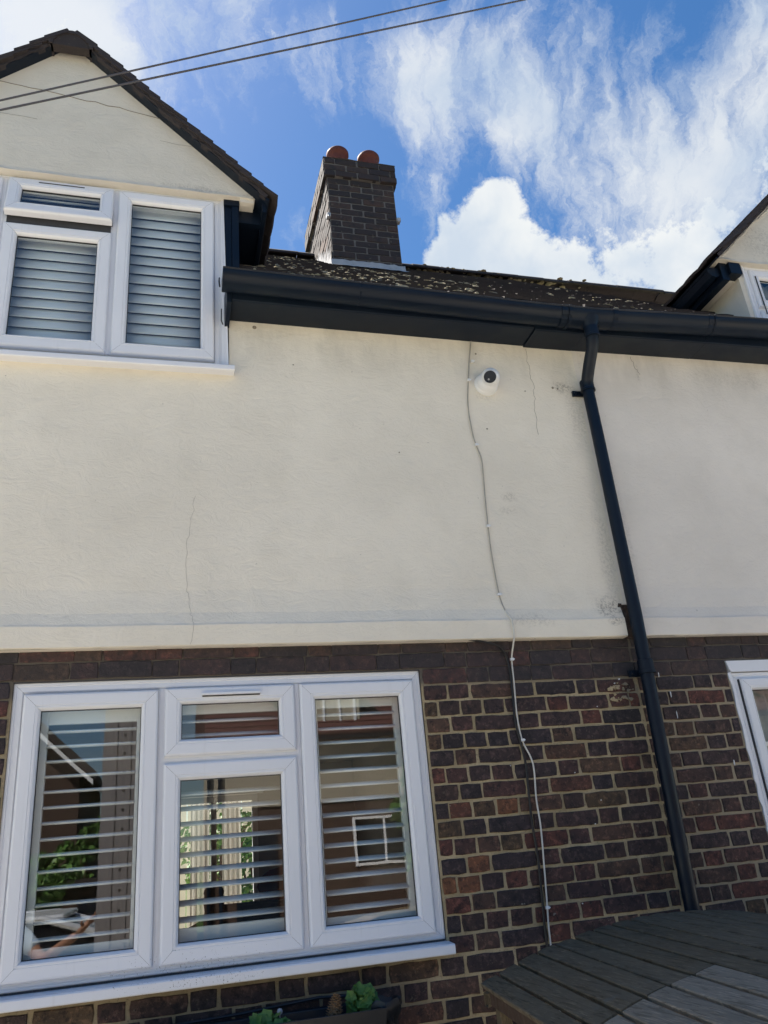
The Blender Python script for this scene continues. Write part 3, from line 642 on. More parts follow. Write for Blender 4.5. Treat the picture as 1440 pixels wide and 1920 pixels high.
# ------------------------------------------------------------------ gables
def tile_mesh(w, ln, th, seed, camber=.006):
    r = random.Random(seed); mb = MB(); n = 4; V = []
    for i in range(n+1):
        u = -w/2+w*i/n; cz = camber*(1-(2*i/n-1)**2); j = r.uniform(-.002, .002)
        V += [(u, j, cz), (u, j, cz+th), (u, ln, cz), (u, ln, cz+th)]
    mb.add(V, [(4*i+1, 4*i+5, 4*i+7, 4*i+3) for i in range(n)]+[(4*i, 4*i+2, 4*i+6, 4*i+4) for i in range(n)]+[(4*i, 4*i+4, 4*i+5, 4*i+1) for i in range(n)]+[(0, 1, 3, 2), (4*n, 4*n+2, 4*n+3, 4*n+1)])
    return mb.mesh('tile')
TM = [tile_mesh(.163, .26, .016, i) for i in range(6)]
for t_ in TM: t_.materials.append(M['roof_tile'])
def gable(par, cx, apex, half, zb, y, ledge, gmat, side_from):
    """triangular rendered gable over a dormer window, with its little tiled roof"""
    n = 24; poly = [(cx-half, zb), (cx+half, zb), (cx, apex)]
    mb = MB(); mb.prism(poly, y, y+.11)
    # lumpy lower edge
    V = []
    for i in range(n*2+1):
        x = cx-half+.012+(2*half-.024)*i/(n*2); V += [(x, y-.001, zb+.02), (x, y-.005-abs(noise.noise(Vector((x*6, 0, 3))))*.012, zb+noise.noise(Vector((x*5, 2, 0)))*.008-.004), (x, y+.10, zb-.003)]
    mb.add(V, [(3*i+q, 3*i+3+q, 3*i+4+q, 3*i+1+q) for i in range(n*2) for q in range(2)])
    gw = mb.build('gable_wall', gmat, par, recalc=False)
    sl = math.atan2(apex-zb, half); L_ = half/math.cos(sl)+.10
    th = .022; rf = MB()
    back = 2.2
    for sg in (-1, 1):      # boards under the tiles
        d = Vector((sg*math.cos(sl), 0, -math.sin(sl))); up = Vector((sg*math.sin(sl), 0, math.cos(sl))); A = Vector((cx, 0, apex))
        P = [A+up*.0, A+d*(L_-.01), A+d*(L_-.01)+up*.012, A+up*.012]
        rf.add([(p.x, y-.065, p.z) for p in P]+[(p.x, back, p.z) for p in P], [(0, 1, 2, 3), (4, 7, 6, 5)]+[(i, (i+1) % 4, 4+(i+1) % 4, 4+i) for i in range(4)])
    roof = rf.build('gable_roof', 'black_paint', par)
    stuff = MB()
    ncs = int(L_/.1)
    for sg in (-1, 1):
        d = Vector((sg*math.cos(sl), 0, -math.sin(sl))); up = Vector((sg*math.sin(sl), 0, math.cos(sl)))
        for k_ in range(ncs+1):
            s0 = L_-.1*k_+.012; 
            if s0 < .13: break
            for j in range(13):
                yc = y-.092+.0815+j*.166+(.08 if k_ % 2 and j else 0)+R.uniform(-.004, .004)
                base_ = Vector((cx, yc, apex))+d*(s0+R.uniform(-.006, .006))+up*(.014+.024)
                ax = Vector((0, 1 if sg > 0 else -1, 0)); ay = (-d*math.cos(.11)-up*math.sin(.11)).normalized(); az = ax.cross(ay)
                if az.dot(up) < 0: ax = -ax; az = ax.cross(ay)
                mt = Matrix((ax, ay, az)).transposed().to_4x4(); mt.translation = base_; mt = mt @ Matrix.Rotation(R.uniform(-.02, .02), 4, 'Y') @ Matrix.Diagonal((1, min(1, s0/.27), 1, 1))
                if j < 2:
                    o = bpy.data.objects.new('tile', R.choice(TM)); COL.objects.link(o); o.parent = roof; o.matrix_basis = mt
                else:
                    me = TM[0]; stuff.add([tuple(mt @ v_.co) for v_ in me.vertices], [tuple(p.vertices) for p in me.polygons])
            # mortar bedding at the verge
    mbm = MB()
    for sg in (-1, 1):
        d = Vector((sg*math.cos(sl), 0, -math.sin(sl))); up = Vector((sg*math.sin(sl), 0, math.cos(sl))); A = Vector((cx, 0, apex))
        V = []
        for i in range(41):
            s0 = .02+(L_-.05)*i/40; w = R.uniform(-.006, .006); p = A+d*s0; V += [(p+up*(.002+w)).to_tuple(), (p+up*(.026+w*.5)).to_tuple()]
        V = [(x_, y-.074+R.uniform(-.006, .004), z_) for x_, _, z_ in V]; V2 = [(x_, y-.045, z_) for x_, _, z_ in V]
        m_ = len(V); mbm.add(V+V2, [(2*i, 2*i+2, 2*i+3, 2*i+1) for i in range(40)]+[(2*i, m_+2*i, m_+2*i+2, 2*i+2) for i in range(40)])
    mbm.build('verge_mortar', 'roof_tile', roof)
    stuff.build('roof_tiling', 'roof_tile', roof, kind='stuff')
    for j in range(5):
        mb = MB(); y0 = y-.092+j*.44; pts = [(math.cos(q/12*math.pi)*.12, math.sin(q/12*math.pi)*.12) for q in range(13)]; inn = [(a_*.82, b_*.82) for a_, b_ in pts[::-1]]
        mb.prism([(cx+a_, apex-.105+b_) for a_, b_ in pts+inn], y0, y0+.43); mb.build('ridge_tile', 'roof_tile', roof, True)
    mb = MB(); mb.prism([(cx+math.cos(q/12*math.pi)*.112, apex-.105+math.sin(q/12*math.pi)*.112) for q in range(13)], y-.084, y-.03); mb.build('bedding', 'roof_tile', roof)
    return gw, roof, sl, L_
GW1, GR1, sl1, LL1 = gable(HL, -.60, 4.475, 1.037, 3.474, -.077, 0, 'gable_render', 0)
GW2, GR2, sl2, LL2 = gable(HR, 4.545, 4.42, 1.03, 3.44, -.08, 0, 'gable_render', 0)
crack(GW1, [(-1.1, -.079, 4.12), (-.8, -.079, 4.09), (-.45, -.079, 4.05), (-.1, -.079, 4.0), (.0, -.079, 3.97)], 12, .0018)
crack(GW1, [(-1.2, -.079, 3.88), (-.75, -.079, 3.86)], 14, .0007); crack(GW1, [(-.1, -.079, 3.83), (.18, -.079, 3.79)], 15, .0007)
crack(GW2, [(3.56, -.084, 3.47), (3.8, -.084, 3.70), (4.05, -.084, 3.93), (4.3, -.084, 4.16)], 17, .004, 'verge_fillet', 'gable_render')
# left dormer: corner post, cheek, eave soffit and fascia going back
mb = MB(); mb.box(.268, .305, -.032, .05, 2.79, 3.44); mb.build('corner_board', 'black_paint', HL); mb = MB(); mb.box(.307, .345, -.043, .05, 2.79, 3.435); mb.build('corner_board', 'black_paint', HL)
mb = MB(); mb.box(.262, .35, -.05, .03, 3.435, 3.475); mb.build('corner_block', 'black_paint', HL)
for q in ((.30, .34), (-1.54, -1.5)): MB().box(*q, .05, 1.2, 2.7, 3.47).build('dormer_cheek', 'black_paint', HL)
mb = MB(); mb.box(.34, .475, .04, .9, 3.385, 3.40); mb.box(.475, .497, -.10, .9, 3.365, 3.46); mb.box(.346, .475, -.0, .04, 3.36, 3.47); mb.build('dormer_soffit', 'black_paint', HL)
mb = MB(); mb.box(.352, .43, -.073, .03, 3.445, 3.473); mb.build('gable_return', 'gable_render', HL)
# right dormer: rendered cheek, gutter running back
for q in ((3.685, 3.73), (5.46, 5.5)): MB().box(*q, -.035, 1.3, 2.66, 3.44).build('dormer_cheek', 'gable_render', HR)
mb = MB(); mb.box(3.60, 3.685, .0, 1.2, 3.33, 3.35); mb.build('dormer_soffit', 'gable_render', HR)
mb = MB(); mb.box(3.545, 3.60, -.05, 1.2, 3.30, 3.45); mb.box(3.60, 3.69, -.075, .0, 3.34, 3.43); mb.build('dormer_fascia', 'black_paint', HR)
mb = MB(); mb.prism([(3.545, 3.41), (3.545, 3.35), (3.52, 3.33), (3.48, 3.34), (3.455, 3.37), (3.45, 3.40)], -.03, 1.1); mb.build('dormer_gutter', 'black_paint', HR)
MB().box(3.735, 5.45, -.05, .03, 3.446, 3.47).build('window_head', 'gable_render', HR)

# ------------------------------------------------------------------ main roof
E0 = Vector((0, -.235, 2.785)); SL = math.atan2(5.77-2.80, 3.26)
us = Vector((0, math.cos(SL), math.sin(SL))); un = Vector((0, -math.sin(SL), math.cos(SL)))
def slope_pt(x, s, h=0): return Vector((x, 0, 0))+E0+us*s+un*h
LEN = 3.235/math.cos(SL)
tl = MB(); base_r = MB()
def tiles_field(x0, x1, mbx):
    for k_ in range(int(LEN/.1)+1):
        s0 = k_*.1-.02; dip = 0
        nx = int((x1-x0)/.166)
        for i in range(nx):
            x = x0+(i+.5)*.166+(.083 if k_ % 2 else 0)+R.uniform(-.003, .003)
            if x > x1: continue
            mt = Matrix((Vector((1, 0, 0)), (us*math.cos(.13)-un*math.sin(.13)).normalized(), (un*math.cos(.13)+us*math.sin(.13)).normalized())).transposed().to_4x4()
            mt.translation = slope_pt(x, s0+R.uniform(-.006, .006), .012+R.uniform(-.003, .004)); mt = mt @ Matrix.Rotation(R.uniform(-.025, .025), 4, 'Y')
            me = TM[(i*7+k_) % 6]; mbx.add([tuple(mt @ v_.co) for v_ in me.vertices], [tuple(p.vertices) for p in me.polygons])
def roofslab(par, x0, x1):
    mb = MB(); a = slope_pt(0, 0, -.03); b = slope_pt(0, LEN, -.03); mb.add([(x0, a.y, a.z), (x1, a.y, a.z), (x1, b.y, b.z), (x0, b.y, b.z), (x0, a.y, a.z-.02), (x1, a.y, a.z-.02), (x1, b.y+3.3, a.z-.02), (x0, b.y+3.3, a.z-.02)], [(0, 1, 2, 3), (3, 2, 6, 7), (0, 3, 7, 4), (1, 5, 6, 2)])
    return mb.build('main_roof', 'roof_tile', par, recalc=False)
r1 = roofslab(HL, .345, 2.30); r2 = roofslab(HR, 2.302, 3.68)
t1 = MB(); tiles_field(.30, 2.30, t1); t1.build('roof_tiling', 'roof_tile', r1, kind='stuff', recalc=False)
t2 = MB(); tiles_field(2.30, 3.66, t2); t2.build('roof_tiling', 'roof_tile', r2, kind='stuff', recalc=False)
for i in range(20):
    x0 = .0+i*.31; top = slope_pt(0, LEN, 0); mb = MB(); dz = R.uniform(-.006, .008)
    pts = [(math.cos(q/10*math.pi)*.12, math.sin(q/10*math.pi)*.085) for q in range(11)]; inn = [(a_*.8, b_*.8) for a_, b_ in pts[::-1]]
    mb.prism([(top.y+a_, top.z-.012+dz+b_) for a_, b_ in pts+inn], x0, x0+.306, 'x'); mb.build('ridge_tile', 'roof_tile', r1 if x0 < 2.3 else r2, True)
def moss(par, x0, x1, n, dens, smin=0):
    mb = MB(); c = 0
    while c < n:
        x = R.uniform(x0, x1); kx = R.randrange(0, int(LEN/.1)); s0 = kx*.1-.022
        if noise.noise(Vector((x*1.7, s0*1.3, 4)))+dens(x, s0) < R.uniform(-.2, .5): c += .25; continue
        c += 1; rx = R.uniform(.010, .042)*R.uniform(.6, 1.1); ry = R.uniform(.008, .016); rz = R.uniform(.005, .013); p = slope_pt(x, s0, .020+rz*.3); b = len(mb.v)
        m1, m2 = 7, 4
        for q in range(m2+1):
            for j in range(m1):
                a_ = 2*math.pi*j/m1; e_ = -math.pi/2+math.pi*q/m2; w_ = 1+R.uniform(-.3, .3)
                v_ = Vector((math.cos(a_)*math.cos(e_)*rx*w_, 0, 0))+us*(math.sin(a_)*math.cos(e_)*ry)+un*(math.sin(e_)*rz*w_); mb.v.append(tuple(p+v_))
        for q in range(m2):
            for j in range(m1): mb.f.append((b+q*m1+j, b+q*m1+(j+1) % m1, b+(q+1)*m1+(j+1) % m1, b+(q+1)*m1+j))
    mb.build('moss', 'moss', par, True, kind='stuff', recalc=False)
moss(r1, .4, 2.3, 620, lambda x, s: .25 if x < 1.9 else -.05)
moss(r2, 2.3, 3.6, 200, lambda x, s: -.25)

mb = MB()
for i in range(80):
    x = R.uniform(2.1, 4.6); tp = slope_pt(x, LEN, 0); mb.lathe([(.001, -.012), (R.uniform(.015, .04), 0), (R.uniform(.01, .02), .006), (.001, .010)], (x, tp.y-R.uniform(-.02, .11), tp.z+R.uniform(.005, .06)), (0, 0, 1), 7)
mb.build('ridge_moss', 'moss', r2, True, kind='stuff', recalc=False)
# ------------------------------------------------------------------ chimney
CH = MB(); cx0, cx1, cy0, cy1, czb, czt = 1.405, 2.075, 2.10, 3.18, 4.4, 6.27
CH.box(cx0+.003, cx1-.003, cy0+.003, cy1, czb, czt-.01); ch = CH.build('chimney', 'chimney_mortar', HL)
capz = 6.01
def ch_course(z, z1, o, par=0, hdr=.1125):
    x0, x1, y0, y1 = cx0-o, cx1+o, cy0-o, cy1+o; h = z1-z-.009
    off = 0 if par else .1675
    fr_ = []; x = x0+(0 if par else -.1125)
    while x < x1-.01:
        a, b = max(x, x0), min(x+.2235, x1); x += .2235
        if b-a > .04: fr_.append((a, b))
    for a, b in fr_:
        place('brick', get_brick(b-a-.009, h, 'chimney_brick', .05), None, ch, loc=((a+b)/2+R.uniform(-.002, .002), y0+R.uniform(-.004, .004), (z+z1)/2+R.uniform(-.002, .002)), rot=(0, R.uniform(-.012, .012), R.uniform(-.01, .01)))
    y = y0+(-.1125 if par else 0)
    while y < y1-.01:
        a, b = max(y, y0+.004), min(y+.2235, y1); y += .2235
        if b-a > .04: place('brick', get_brick(b-a-.009, h, 'chimney_brick', .05), None, ch, loc=(x0+R.uniform(-.004, .004), (a+b)/2, (z+z1)/2), rot=(0, 0, -math.pi/2+R.uniform(-.01, .01)))
    st = MB(); st.box(x1-.05, x1+.0, y0+.05, y1, z+.004, z1-.004); return st
z = czb+.12; i = 0; stf = MB()
while z < capz-.02:
    z1 = z+.0745; s_ = ch_course(z, z1, 0, i % 2); stf.add(s_.v, s_.f); z = z1; i += 1
for j in range(3):
    s_ = ch_course(z, z+.078, .028+(.004 if j == 0 else 0), (i+j) % 2); stf.add(s_.v, s_.f); z += .078
stf.build('side_bricks', 'chimney_brick', ch, kind='stuff'); ztop = z
CB = MB().box(cx0-.022, cx1+.022, cy0-.022, cy1+.02, capz+.005, ztop-.004).build('cap_mortar', 'chimney_mortar', ch)
mb = MB(); V = []
for i in range(15):
    for j in range(9):
        x = cx0-.03+(cx1-cx0+.06)*i/14; y = cy0-.03+(cy1-cy0+.06)*j/8; e_ = min(i, 14-i, j, 8-j); V.append((x, y, ztop+(.004 if e_ == 0 else .03)+noise.noise(Vector((x*9, y*9, 0)))*.012))
mb.add(V, [(i*9+j, (i+1)*9+j, (i+1)*9+j+1, i*9+j+1) for i in range(14) for j in range(8)]); mb.build('flaunching', 'chimney_mortar', ch, True)
for px in (1.628, 1.962):
    mb = MB(); mb.lathe([(.102, 0), (.098, .35), (.095, .50), (.100, .515), (.112, .53), (.118, .55), (.118, .575), (.108, .59), (.090, .59), (.085, .50), (.085, .1)], (px, 2.47, ztop-.085), (0, 0, 1), 28); mb.build('chimney_pot', 'terracotta', ch, True)
# lead flashing with torn upstand at the left side
def roofz(y): return E0.z+(y-E0.y)*math.tan(SL)
zf = roofz(cy0)+.02
mb = MB(); V = []
for i in range(21):
    x = cx0-.02+(cx1-cx0+.04)*i/20; w = R.uniform(-.008, .008); V += [(x, cy0-.014, zf+.075+w), (x, cy0-.02+w*.3, zf+.01), (x, cy0-.13, roofz(cy0-.13)+.052+w*.5)]
mb.add(V, [(3*i+q, 3*i+3+q, 3*i+4+q, 3*i+1+q) for i in range(20) for q in range(2)])
for i in range(9):
    y = cy0-.01+i*.06; h = .24-.012*i+R.uniform(-.03, .04); b0 = roofz(y)+.03
    mb.add([(cx0-.014, y, b0), (cx0-.014, y+.062, b0+.05), (cx0-.02, y+.03+R.uniform(-.01, .01), b0+h), (cx0-.010, y+.03, b0)], [(0, 1, 2), (0, 2, 3), (1, 3, 2)])
mb.build('flashing', 'lead', ch)
mb = MB(); V = []
for k_, (a, b) in enumerate(((cy0-.02, cy0+.25), (cy0+.25, cy0+.55), (cy0+.55, cy1))): mb.box(cx0-.016, cx0-.009, a, b, roofz(a)-.02, roofz(a)+.09)
mb.build('stepped_flashing', 'lead', ch)
for (x, z) in ((cx0-.012, 5.52), (cx1+.008, 5.56)):
    mb = MB(); mb.box(x-.018, x+.018, cy0-.03, cy0+.03, z-.02, z+.022); mb.tube([(x, cy0-.03, z-.01), (x-.01, cy0-.04, z-.04)], .008, 6); mb.build('bracket', 'lead', ch, bevel=.004)

# ------------------------------------------------------------------ wires, cables, camera
def overhead(label, a, b, sag, r, grp='overhead wires crossing the sky'):
    pts = []; 
    for i in range(41):
        t_ = i/40; p = Vector(a).lerp(Vector(b), t_); p.z -= sag*4*t_*(1-t_); pts.append(p)
    return MB().tube(pts, r, 8).build('overhead_wire', 'wire_grey', None, True, label=label, category='wire', group=grp)
overhead('upper dark overhead wire crossing in front of the left gable', (-.432-2.46, -2, 1.81-1.416), (.798+2.46, -2, 2.518+1.416), .012, .0025)
overhead('lower dark overhead wire crossing in front of the left gable', (-.429-3.02, -2, 1.778-1.638), (1.083+3.02, -2, 2.597+1.638), .012, .0027)
top = [(1.672, -.040, 2.655), (1.662, -.036, 2.60), (1.640, -.036, 2.48), (1.628, -.036, 2.37), (1.618, -.036, 2.26), (1.612, -.036, 2.16), (1.628, -.036, 2.03), (1.636, -.036, 1.955), (1.655, -.036, 1.88), (1.640, -.036, 1.72), (1.632, -.036, 1.60), (1.625, -.036, 1.47), (1.625, -.036, 1.30), (1.635, -.036, 1.13)]
top = [(x-.012-.02*(0 if i_ else 0), y, z) for i_, (x, y, z) in enumerate(top)]
fix = [(1.660, 2.641), (1.630, 2.50), (1.607, 2.367), (1.590, 2.26), (1.583, 2.16), (1.588, 2.03), (1.599, 1.961), (1.618, 1.88), (1.616, 1.80), (1.606, 1.64), (1.599, 1.486), (1.597, 1.32), (1.606, 1.116)]
P1 = [(x, -.036, z) for x, z in fix]+[(1.622, -.045, 1.03), (1.638, -.067, .98), (1.640, -.067, .90), (1.636, -.05, .86), (1.632, -.014, .792), (1.626, -.014, .684), (1.616, -.014, .522), (1.625, -.014, .409), (1.655, -.014, .33), (1.662, -.014, .27), (1.652, -.014, .147), (1.653, -.014, .021), (1.641, -.014, -.14), (1.630, -.014, -.276), (1.618, -.014, -.44), (1.615, -.014, -.9)]
sp = smoothpts(P1, 6); cut = 13*6
wc = thing('wall_cable', 'thin pale cable running down the wall from the eaves to the planks', 'cable', (1.615, -.014, -.9))
MB().tube(sp[:cut+1], .0034, 8).build('painted_run', 'cable_painted', wc, True); MB().tube(sp[cut:], .0042, 8).build('white_run', 'cable_white', wc, True)
for x, y, z in ((1.610, -.04, 2.372), (1.648, -.04, 2.50), (1.599, -.04, 1.961), (1.599, -.04, 1.486), (1.606, -.04, 1.116), (1.632, -.018, .792), (1.625, -.018, .409), (1.626, -.018, -.30)):
    mb = MB(); mb.box(x-.009, x+.007, y-.008, y+.006, z-.006, z+.006); mb.lathe([(.0005, .006), (.0035, .005), (.0035, 0)], (x+.008, y-.004, z), (0, -1, 0), 8); mb.build('cable_clip', 'white_plastic', wc)
B1 = [(1.40, -.03, .893), (1.50, -.045, .871), (1.57, -.03, .852), (1.606, -.014, .81), (1.617, -.012, .732), (1.612, -.012, .592), (1.606, -.012, .50), (1.618, -.012, .40), (1.628, -.012, .30), (1.622, -.012, .17), (1.617, -.012, .045), (1.620, -.012, -.098), (1.612, -.012, -.27), (1.603, -.012, -.44), (1.60, -.012, -.9)]
bc = MB().tube(smoothpts([(x-.004, y-.004, z) for x, y, z in B1], 6), .0056, 8).build('wall_cable', 'cable_black', None, True, label='black cable emerging under the render and dropping beside the pale cable', category='cable')
# security camera
cc_ = thing('security_camera', 'white turret security camera on the cream wall below the eaves', 'camera', (1.715, -.03, 2.355))
c0 = Vector((1.712, -.03, 2.352))
MB().lathe([(.0, -.001), (.062, -.001), (.062, .008), (.058, .018), (.056, .020), (.0565, .024), (.054, .040), (.047, .052), (.042, .056), (.0, .056)], c0, (0, -1, 0), 36).build('base', 'white_plastic', cc_, True)
ball = c0+Vector((.0, -.068, .004)); aim = (Vector((-.35, -3.6, -.35))-ball).normalized()
aim = Vector((-.42, -.74, -.42)).normalized()
prof = [(math.sin(q/16*math.pi)*.047, math.cos(q/16*math.pi)*.047) for q in range(4, 17)]
MB().lathe(prof, ball, aim, 36).build('eyeball', 'white_plastic', cc_, True)
MB().lathe([(.0, .0365), (.0305, .0365)], ball, aim, 28).build('lens_window', 'dark_glass', cc_)
MB().lathe([(.0305, .0345), (.0315, .0375), (.0335, .0355), (.0338, .032)], ball, aim, 28).build('trim_ring', 'white_plastic', cc_, True)
uu = aim.cross(Vector((1, 0, 0))).normalized()
for dx in (-.006, .006):
    MB().lathe([(.0, .038), (.0045, .038), (.005, .0365)], ball+Vector((1, 0, 0))*dx+uu*(.013 if uu.z < 0 else -.013), aim, 12).build('sensor', 'lead', cc_)

sc_m = Matrix.Translation(c0) @ Matrix.Diagonal((1.12, 1.12, 1.12, 1)) @ Matrix.Translation(-c0)
for o in cc_.children: o.data.transform(sc_m)

# ------------------------------------------------------------------ arched plank top by the wall
pl = thing('plank_store', 'weathered grey timber store with an arched plank top beneath the downpipe', 'wooden store', (2.1, -1.2, GZ))
edge = [(1.209, -.524), (1.291, -.498), (1.376, -.469), (1.466, -.441), (1.55, -.42), (1.638, -.403), (1.726, -.385), (1.815, -.374), (1.908, -.365), (1.997, -.3585), (2.087, -.356)]
edge += [(2.087*2-x, z-.0005) for x, z in edge[-2::-1]]
def dirp(s): return Vector((-.1*s, -s, -.024*s))
def plank(x0, z0, x1, z1, s0, s1, bare, end=0):
    a = Vector((x0, -.2, z0)); b = Vector((x1, -.2, z1)); d = (b-a); w = d.length; d.normalize(); long = dirp(1).normalized(); upv = d.cross(long).normalized()
    if upv.z < 0: upv = -upv
    ln = s1-s0; n = max(3, int(ln/.1)); V = []; sd_ = R.random()*50
    for i in range(n+1):
        for (u, h) in ((.0062, -.016), (.0062, -.003), (.0095, 0), (w/2, .0012), (w-.0095, 0), (w-.0062, -.003), (w-.0062, -.016)):
            jj = noise.noise(Vector((i*.9, sd_+u*20, 0)))*.0012
            V.append((u-w/2, -ln*i/n, h+(jj if h > -.01 else 0)))
    k_ = 7; mb = MB(); mb.add(V, [(i*k_+q, i*k_+(q+1) % k_, (i+1)*k_+(q+1) % k_, (i+1)*k_+q) for i in range(n) for q in range(k_)]+[tuple(range(k_))[::-1], tuple(n*k_+q for q in range(k_))])
    mt = Matrix((d, -long, upv)).transposed().to_4x4(); mt.translation = (a+b)/2+dirp(s0)+Vector((0, 0, R.uniform(-.002, .002)))+long*(R.uniform(-.003, .003))
    import bmesh
    rt3 = mt.to_3x3()
    mb.v = [tuple(rt3 @ Vector(p)) for p in mb.v]
    me = mb.mesh('plank'); bm = bmesh.new(); bm.from_mesh(me); bmesh.ops.recalc_face_normals(bm, faces=bm.faces); bm.to_mesh(me); bm.free()
    o = place('plank', me, 'wood', pl, bare=float(bare), loc=mt.translation)
    return o
seam = .97
for i in range(len(edge)-1):
    (x0, z0), (x1, z1) = edge[i], edge[i+1]
    if i == 8 or i > 8:
        plank(x0, z0, x1, z1, 0, 2.6, .12)
    elif i in (6, 7): plank(x0, z0, x1, z1, 0, 2.6, .05)
    else:
        sm = seam+(.0 if i > 3 else .0)
        plank(x0, z0, x1, z1, 0, sm, R.uniform(0, .12)); plank(x0, z0, x1, z1, sm+.004, 2.6, R.uniform(.7, 1))
mb = MB()
def rail(x, z, s0, s1, w, h, dz=0):
    a = Vector((x, -.2, z+dz))+dirp(s0); b = Vector((x, -.2, z+dz))+dirp(s1); mbx = MB()
    mbx.add([a, a+Vector((w, 0, 0)), a+Vector((w, 0, -h)), a+Vector((0, 0, -h)), b, b+Vector((w, 0, 0)), b+Vector((w, 0, -h)), b+Vector((0, 0, -h))], [(0, 1, 2, 3), (4, 7, 6, 5), (0, 4, 5, 1), (1, 5, 6, 2), (2, 6, 7, 3), (3, 7, 4, 0)]); return mbx
rail(1.225, -.533, .02, 2.6, .022, .05).build('side_rail', 'brown_wood', pl, bevel=.003); rail(2.93, -.533, .02, 2.6, .022, .05).build('side_rail', 'brown_wood', pl)
for x, y in ((1.245, -.25), (2.88, -.25), (1.02, -2.75), (2.66, -2.75)): MB().box(x, x+.045, y-.045, y, GZ, -.56-(.06 if y < -1 else 0)).build('post', 'wood', pl, bevel=.003)
for s0 in (.05, .95, 1.02, 2.5):
    mb = MB()
    for (x0, z0), (x1, z1) in zip(edge[:-1], edge[1:]):
        q = dirp(s0); mb.add([(x0+q.x, -.2+q.y, z0-.020+q.z), (x1+q.x, -.2+q.y, z1-.020+q.z), (x1+q.x, -.2+q.y, z1-.065+q.z), (x0+q.x, -.2+q.y, z0-.065+q.z), (x0+q.x, -.24+q.y, z0-.020+q.z), (x1+q.x, -.24+q.y, z1-.020+q.z), (x1+q.x, -.24+q.y, z1-.065+q.z), (x0+q.x, -.24+q.y, z0-.065+q.z)],
                             [(0, 1, 2, 3), (4, 7, 6, 5), (0, 4, 5, 1), (3, 2, 6, 7)])
    mb.build('arched_bearer', 'wood', pl)
for j in range(9):
    zz = -.66-j*.1; a = Vector((1.25, -.26, 0)); b = Vector((1.02, -2.7, 0)); mb = MB()
    mb.add([(a.x, a.y, zz), (b.x, b.y, zz-.06), (b.x, b.y, zz-.155), (a.x, a.y, zz-.095), (a.x+.018, a.y, zz), (b.x+.018, b.y, zz-.06), (b.x+.018, b.y, zz-.155), (a.x+.018, a.y, zz-.095)], [(0, 1, 2, 3), (4, 7, 6, 5), (0, 4, 5, 1), (3, 2, 6, 7), (0, 3, 7, 4)])
    mb.build('side_board', 'wood', pl)

# ------------------------------------------------------------------ planters under the sill
wb = thing('window_box', 'long black plastic trough planter under the big lower window', 'planter', (.30, -.17, -.8))
mb = MB(); mb.add([(-.15, -.24, -.72), (.80, -.24, -.72), (.80, -.06, -.72), (-.15, -.06, -.72), (-.17, -.26, -.545), (.82, -.26, -.545), (.82, -.04, -.545), (-.17, -.04, -.545), (-.155, -.245, -.55), (.805, -.245, -.55), (.805, -.055, -.55), (-.155, -.055, -.55), (-.15, -.24, -.60), (.8, -.24, -.60), (.8, -.06, -.60), (-.15, -.06, -.60)],
           [(0, 3, 2, 1), (0, 1, 5, 4), (1, 2, 6, 5), (2, 3, 7, 6), (3, 0, 4, 7), (4, 5, 9, 8), (5, 6, 10, 9), (6, 7, 11, 10), (7, 4, 8, 11), (8, 9, 13, 12), (9, 10, 14, 13), (10, 11, 15, 14), (11, 8, 12, 15)]); mb.build('trough', 'black_plastic', wb, bevel=.003)
MB().box(-.15, .8, -.24, -.06, -.61, -.585).build('compost', 'compost', wb)
MB().tube([(-.17, -.05, -.545), (.3, -.045, -.533), (.60, -.045, -.515), (.83, -.05, -.53)], .006, 8).build('hanging_rail', 'black_plastic', wb, True)
def bush(label, cx, cy, cz, n, spread, h, seed, name='leafy_plant', s=(.018, .032)):
    r = random.Random(seed); t_ = thing(name, label, 'plant', (cx, cy, cz))
    mbs, mbl = MB(), MB()
    for i in range(n):
        a = r.uniform(0, 6.28); q = r.uniform(.1, 1)**.6; tip = Vector((cx+math.cos(a)*spread*q, cy+math.sin(a)*spread*q*.7, cz+h*r.uniform(.35, 1)*(1.1-.4*q)))
        if i % 2 == 0: mbs.tube([(cx+math.cos(a)*.01, cy+math.sin(a)*.01, cz), (Vector((cx, cy, cz)).lerp(tip, .55)+Vector((0, 0, .01))), tip], .0016, 5)
        nrm = Vector((r.uniform(-.6, .6), r.uniform(-1.2, -.1), r.uniform(.1, 1))).normalized(); u = nrm.orthogonal().normalized(); u.rotate(Matrix.Rotation(r.uniform(0, 6.28), 3, nrm)); w = nrm.cross(u); sz = r.uniform(*s)
        b = len(mbl.v); m_ = 11; mbl.v.append(tuple(tip+nrm*sz*-.12))
        for j in range(m_):
            t2 = 2*math.pi*j/m_; rr = sz*(1 if j % 2 else .72)*(1-.25*math.cos(t2)); mbl.v.append(tuple(tip+u*math.cos(t2)*rr+w*math.sin(t2)*rr+nrm*r.uniform(-.1, .16)*sz))
        for j in range(m_): mbl.f.append((b, b+1+j, b+1+(j+1) % m_))
    mbs.build('stem', 'leaf', t_, recalc=False); mbl.build('foliage', 'leaf', t_, recalc=False); return t_
bush('bright green plant growing from the black pot at the right end of the planter', .745, -.16, -.60, 60, .05, .13, 1)
bush('low green leafy plant in the middle of the black trough', .40, -.17, -.62, 46, .075, .095, 2)
bush('small green seedling at the left end of the black trough', -.055, -.17, -.62, 22, .045, .10, 3)
mb = MB(); V = []
bag = MB(); nb = 22
for q in range(9):
    for j in range(nb):
        a = 2*math.pi*j/nb; rr = .055+.012*math.sin(q*1.1)+.007*math.sin(a*7+q)+.005*noise.noise(Vector((a*2, q, 0))); bag.v.append((.832+math.cos(a)*rr, -.16+math.sin(a)*rr*.9, -.70+q*.021+.006*math.sin(a*5)))
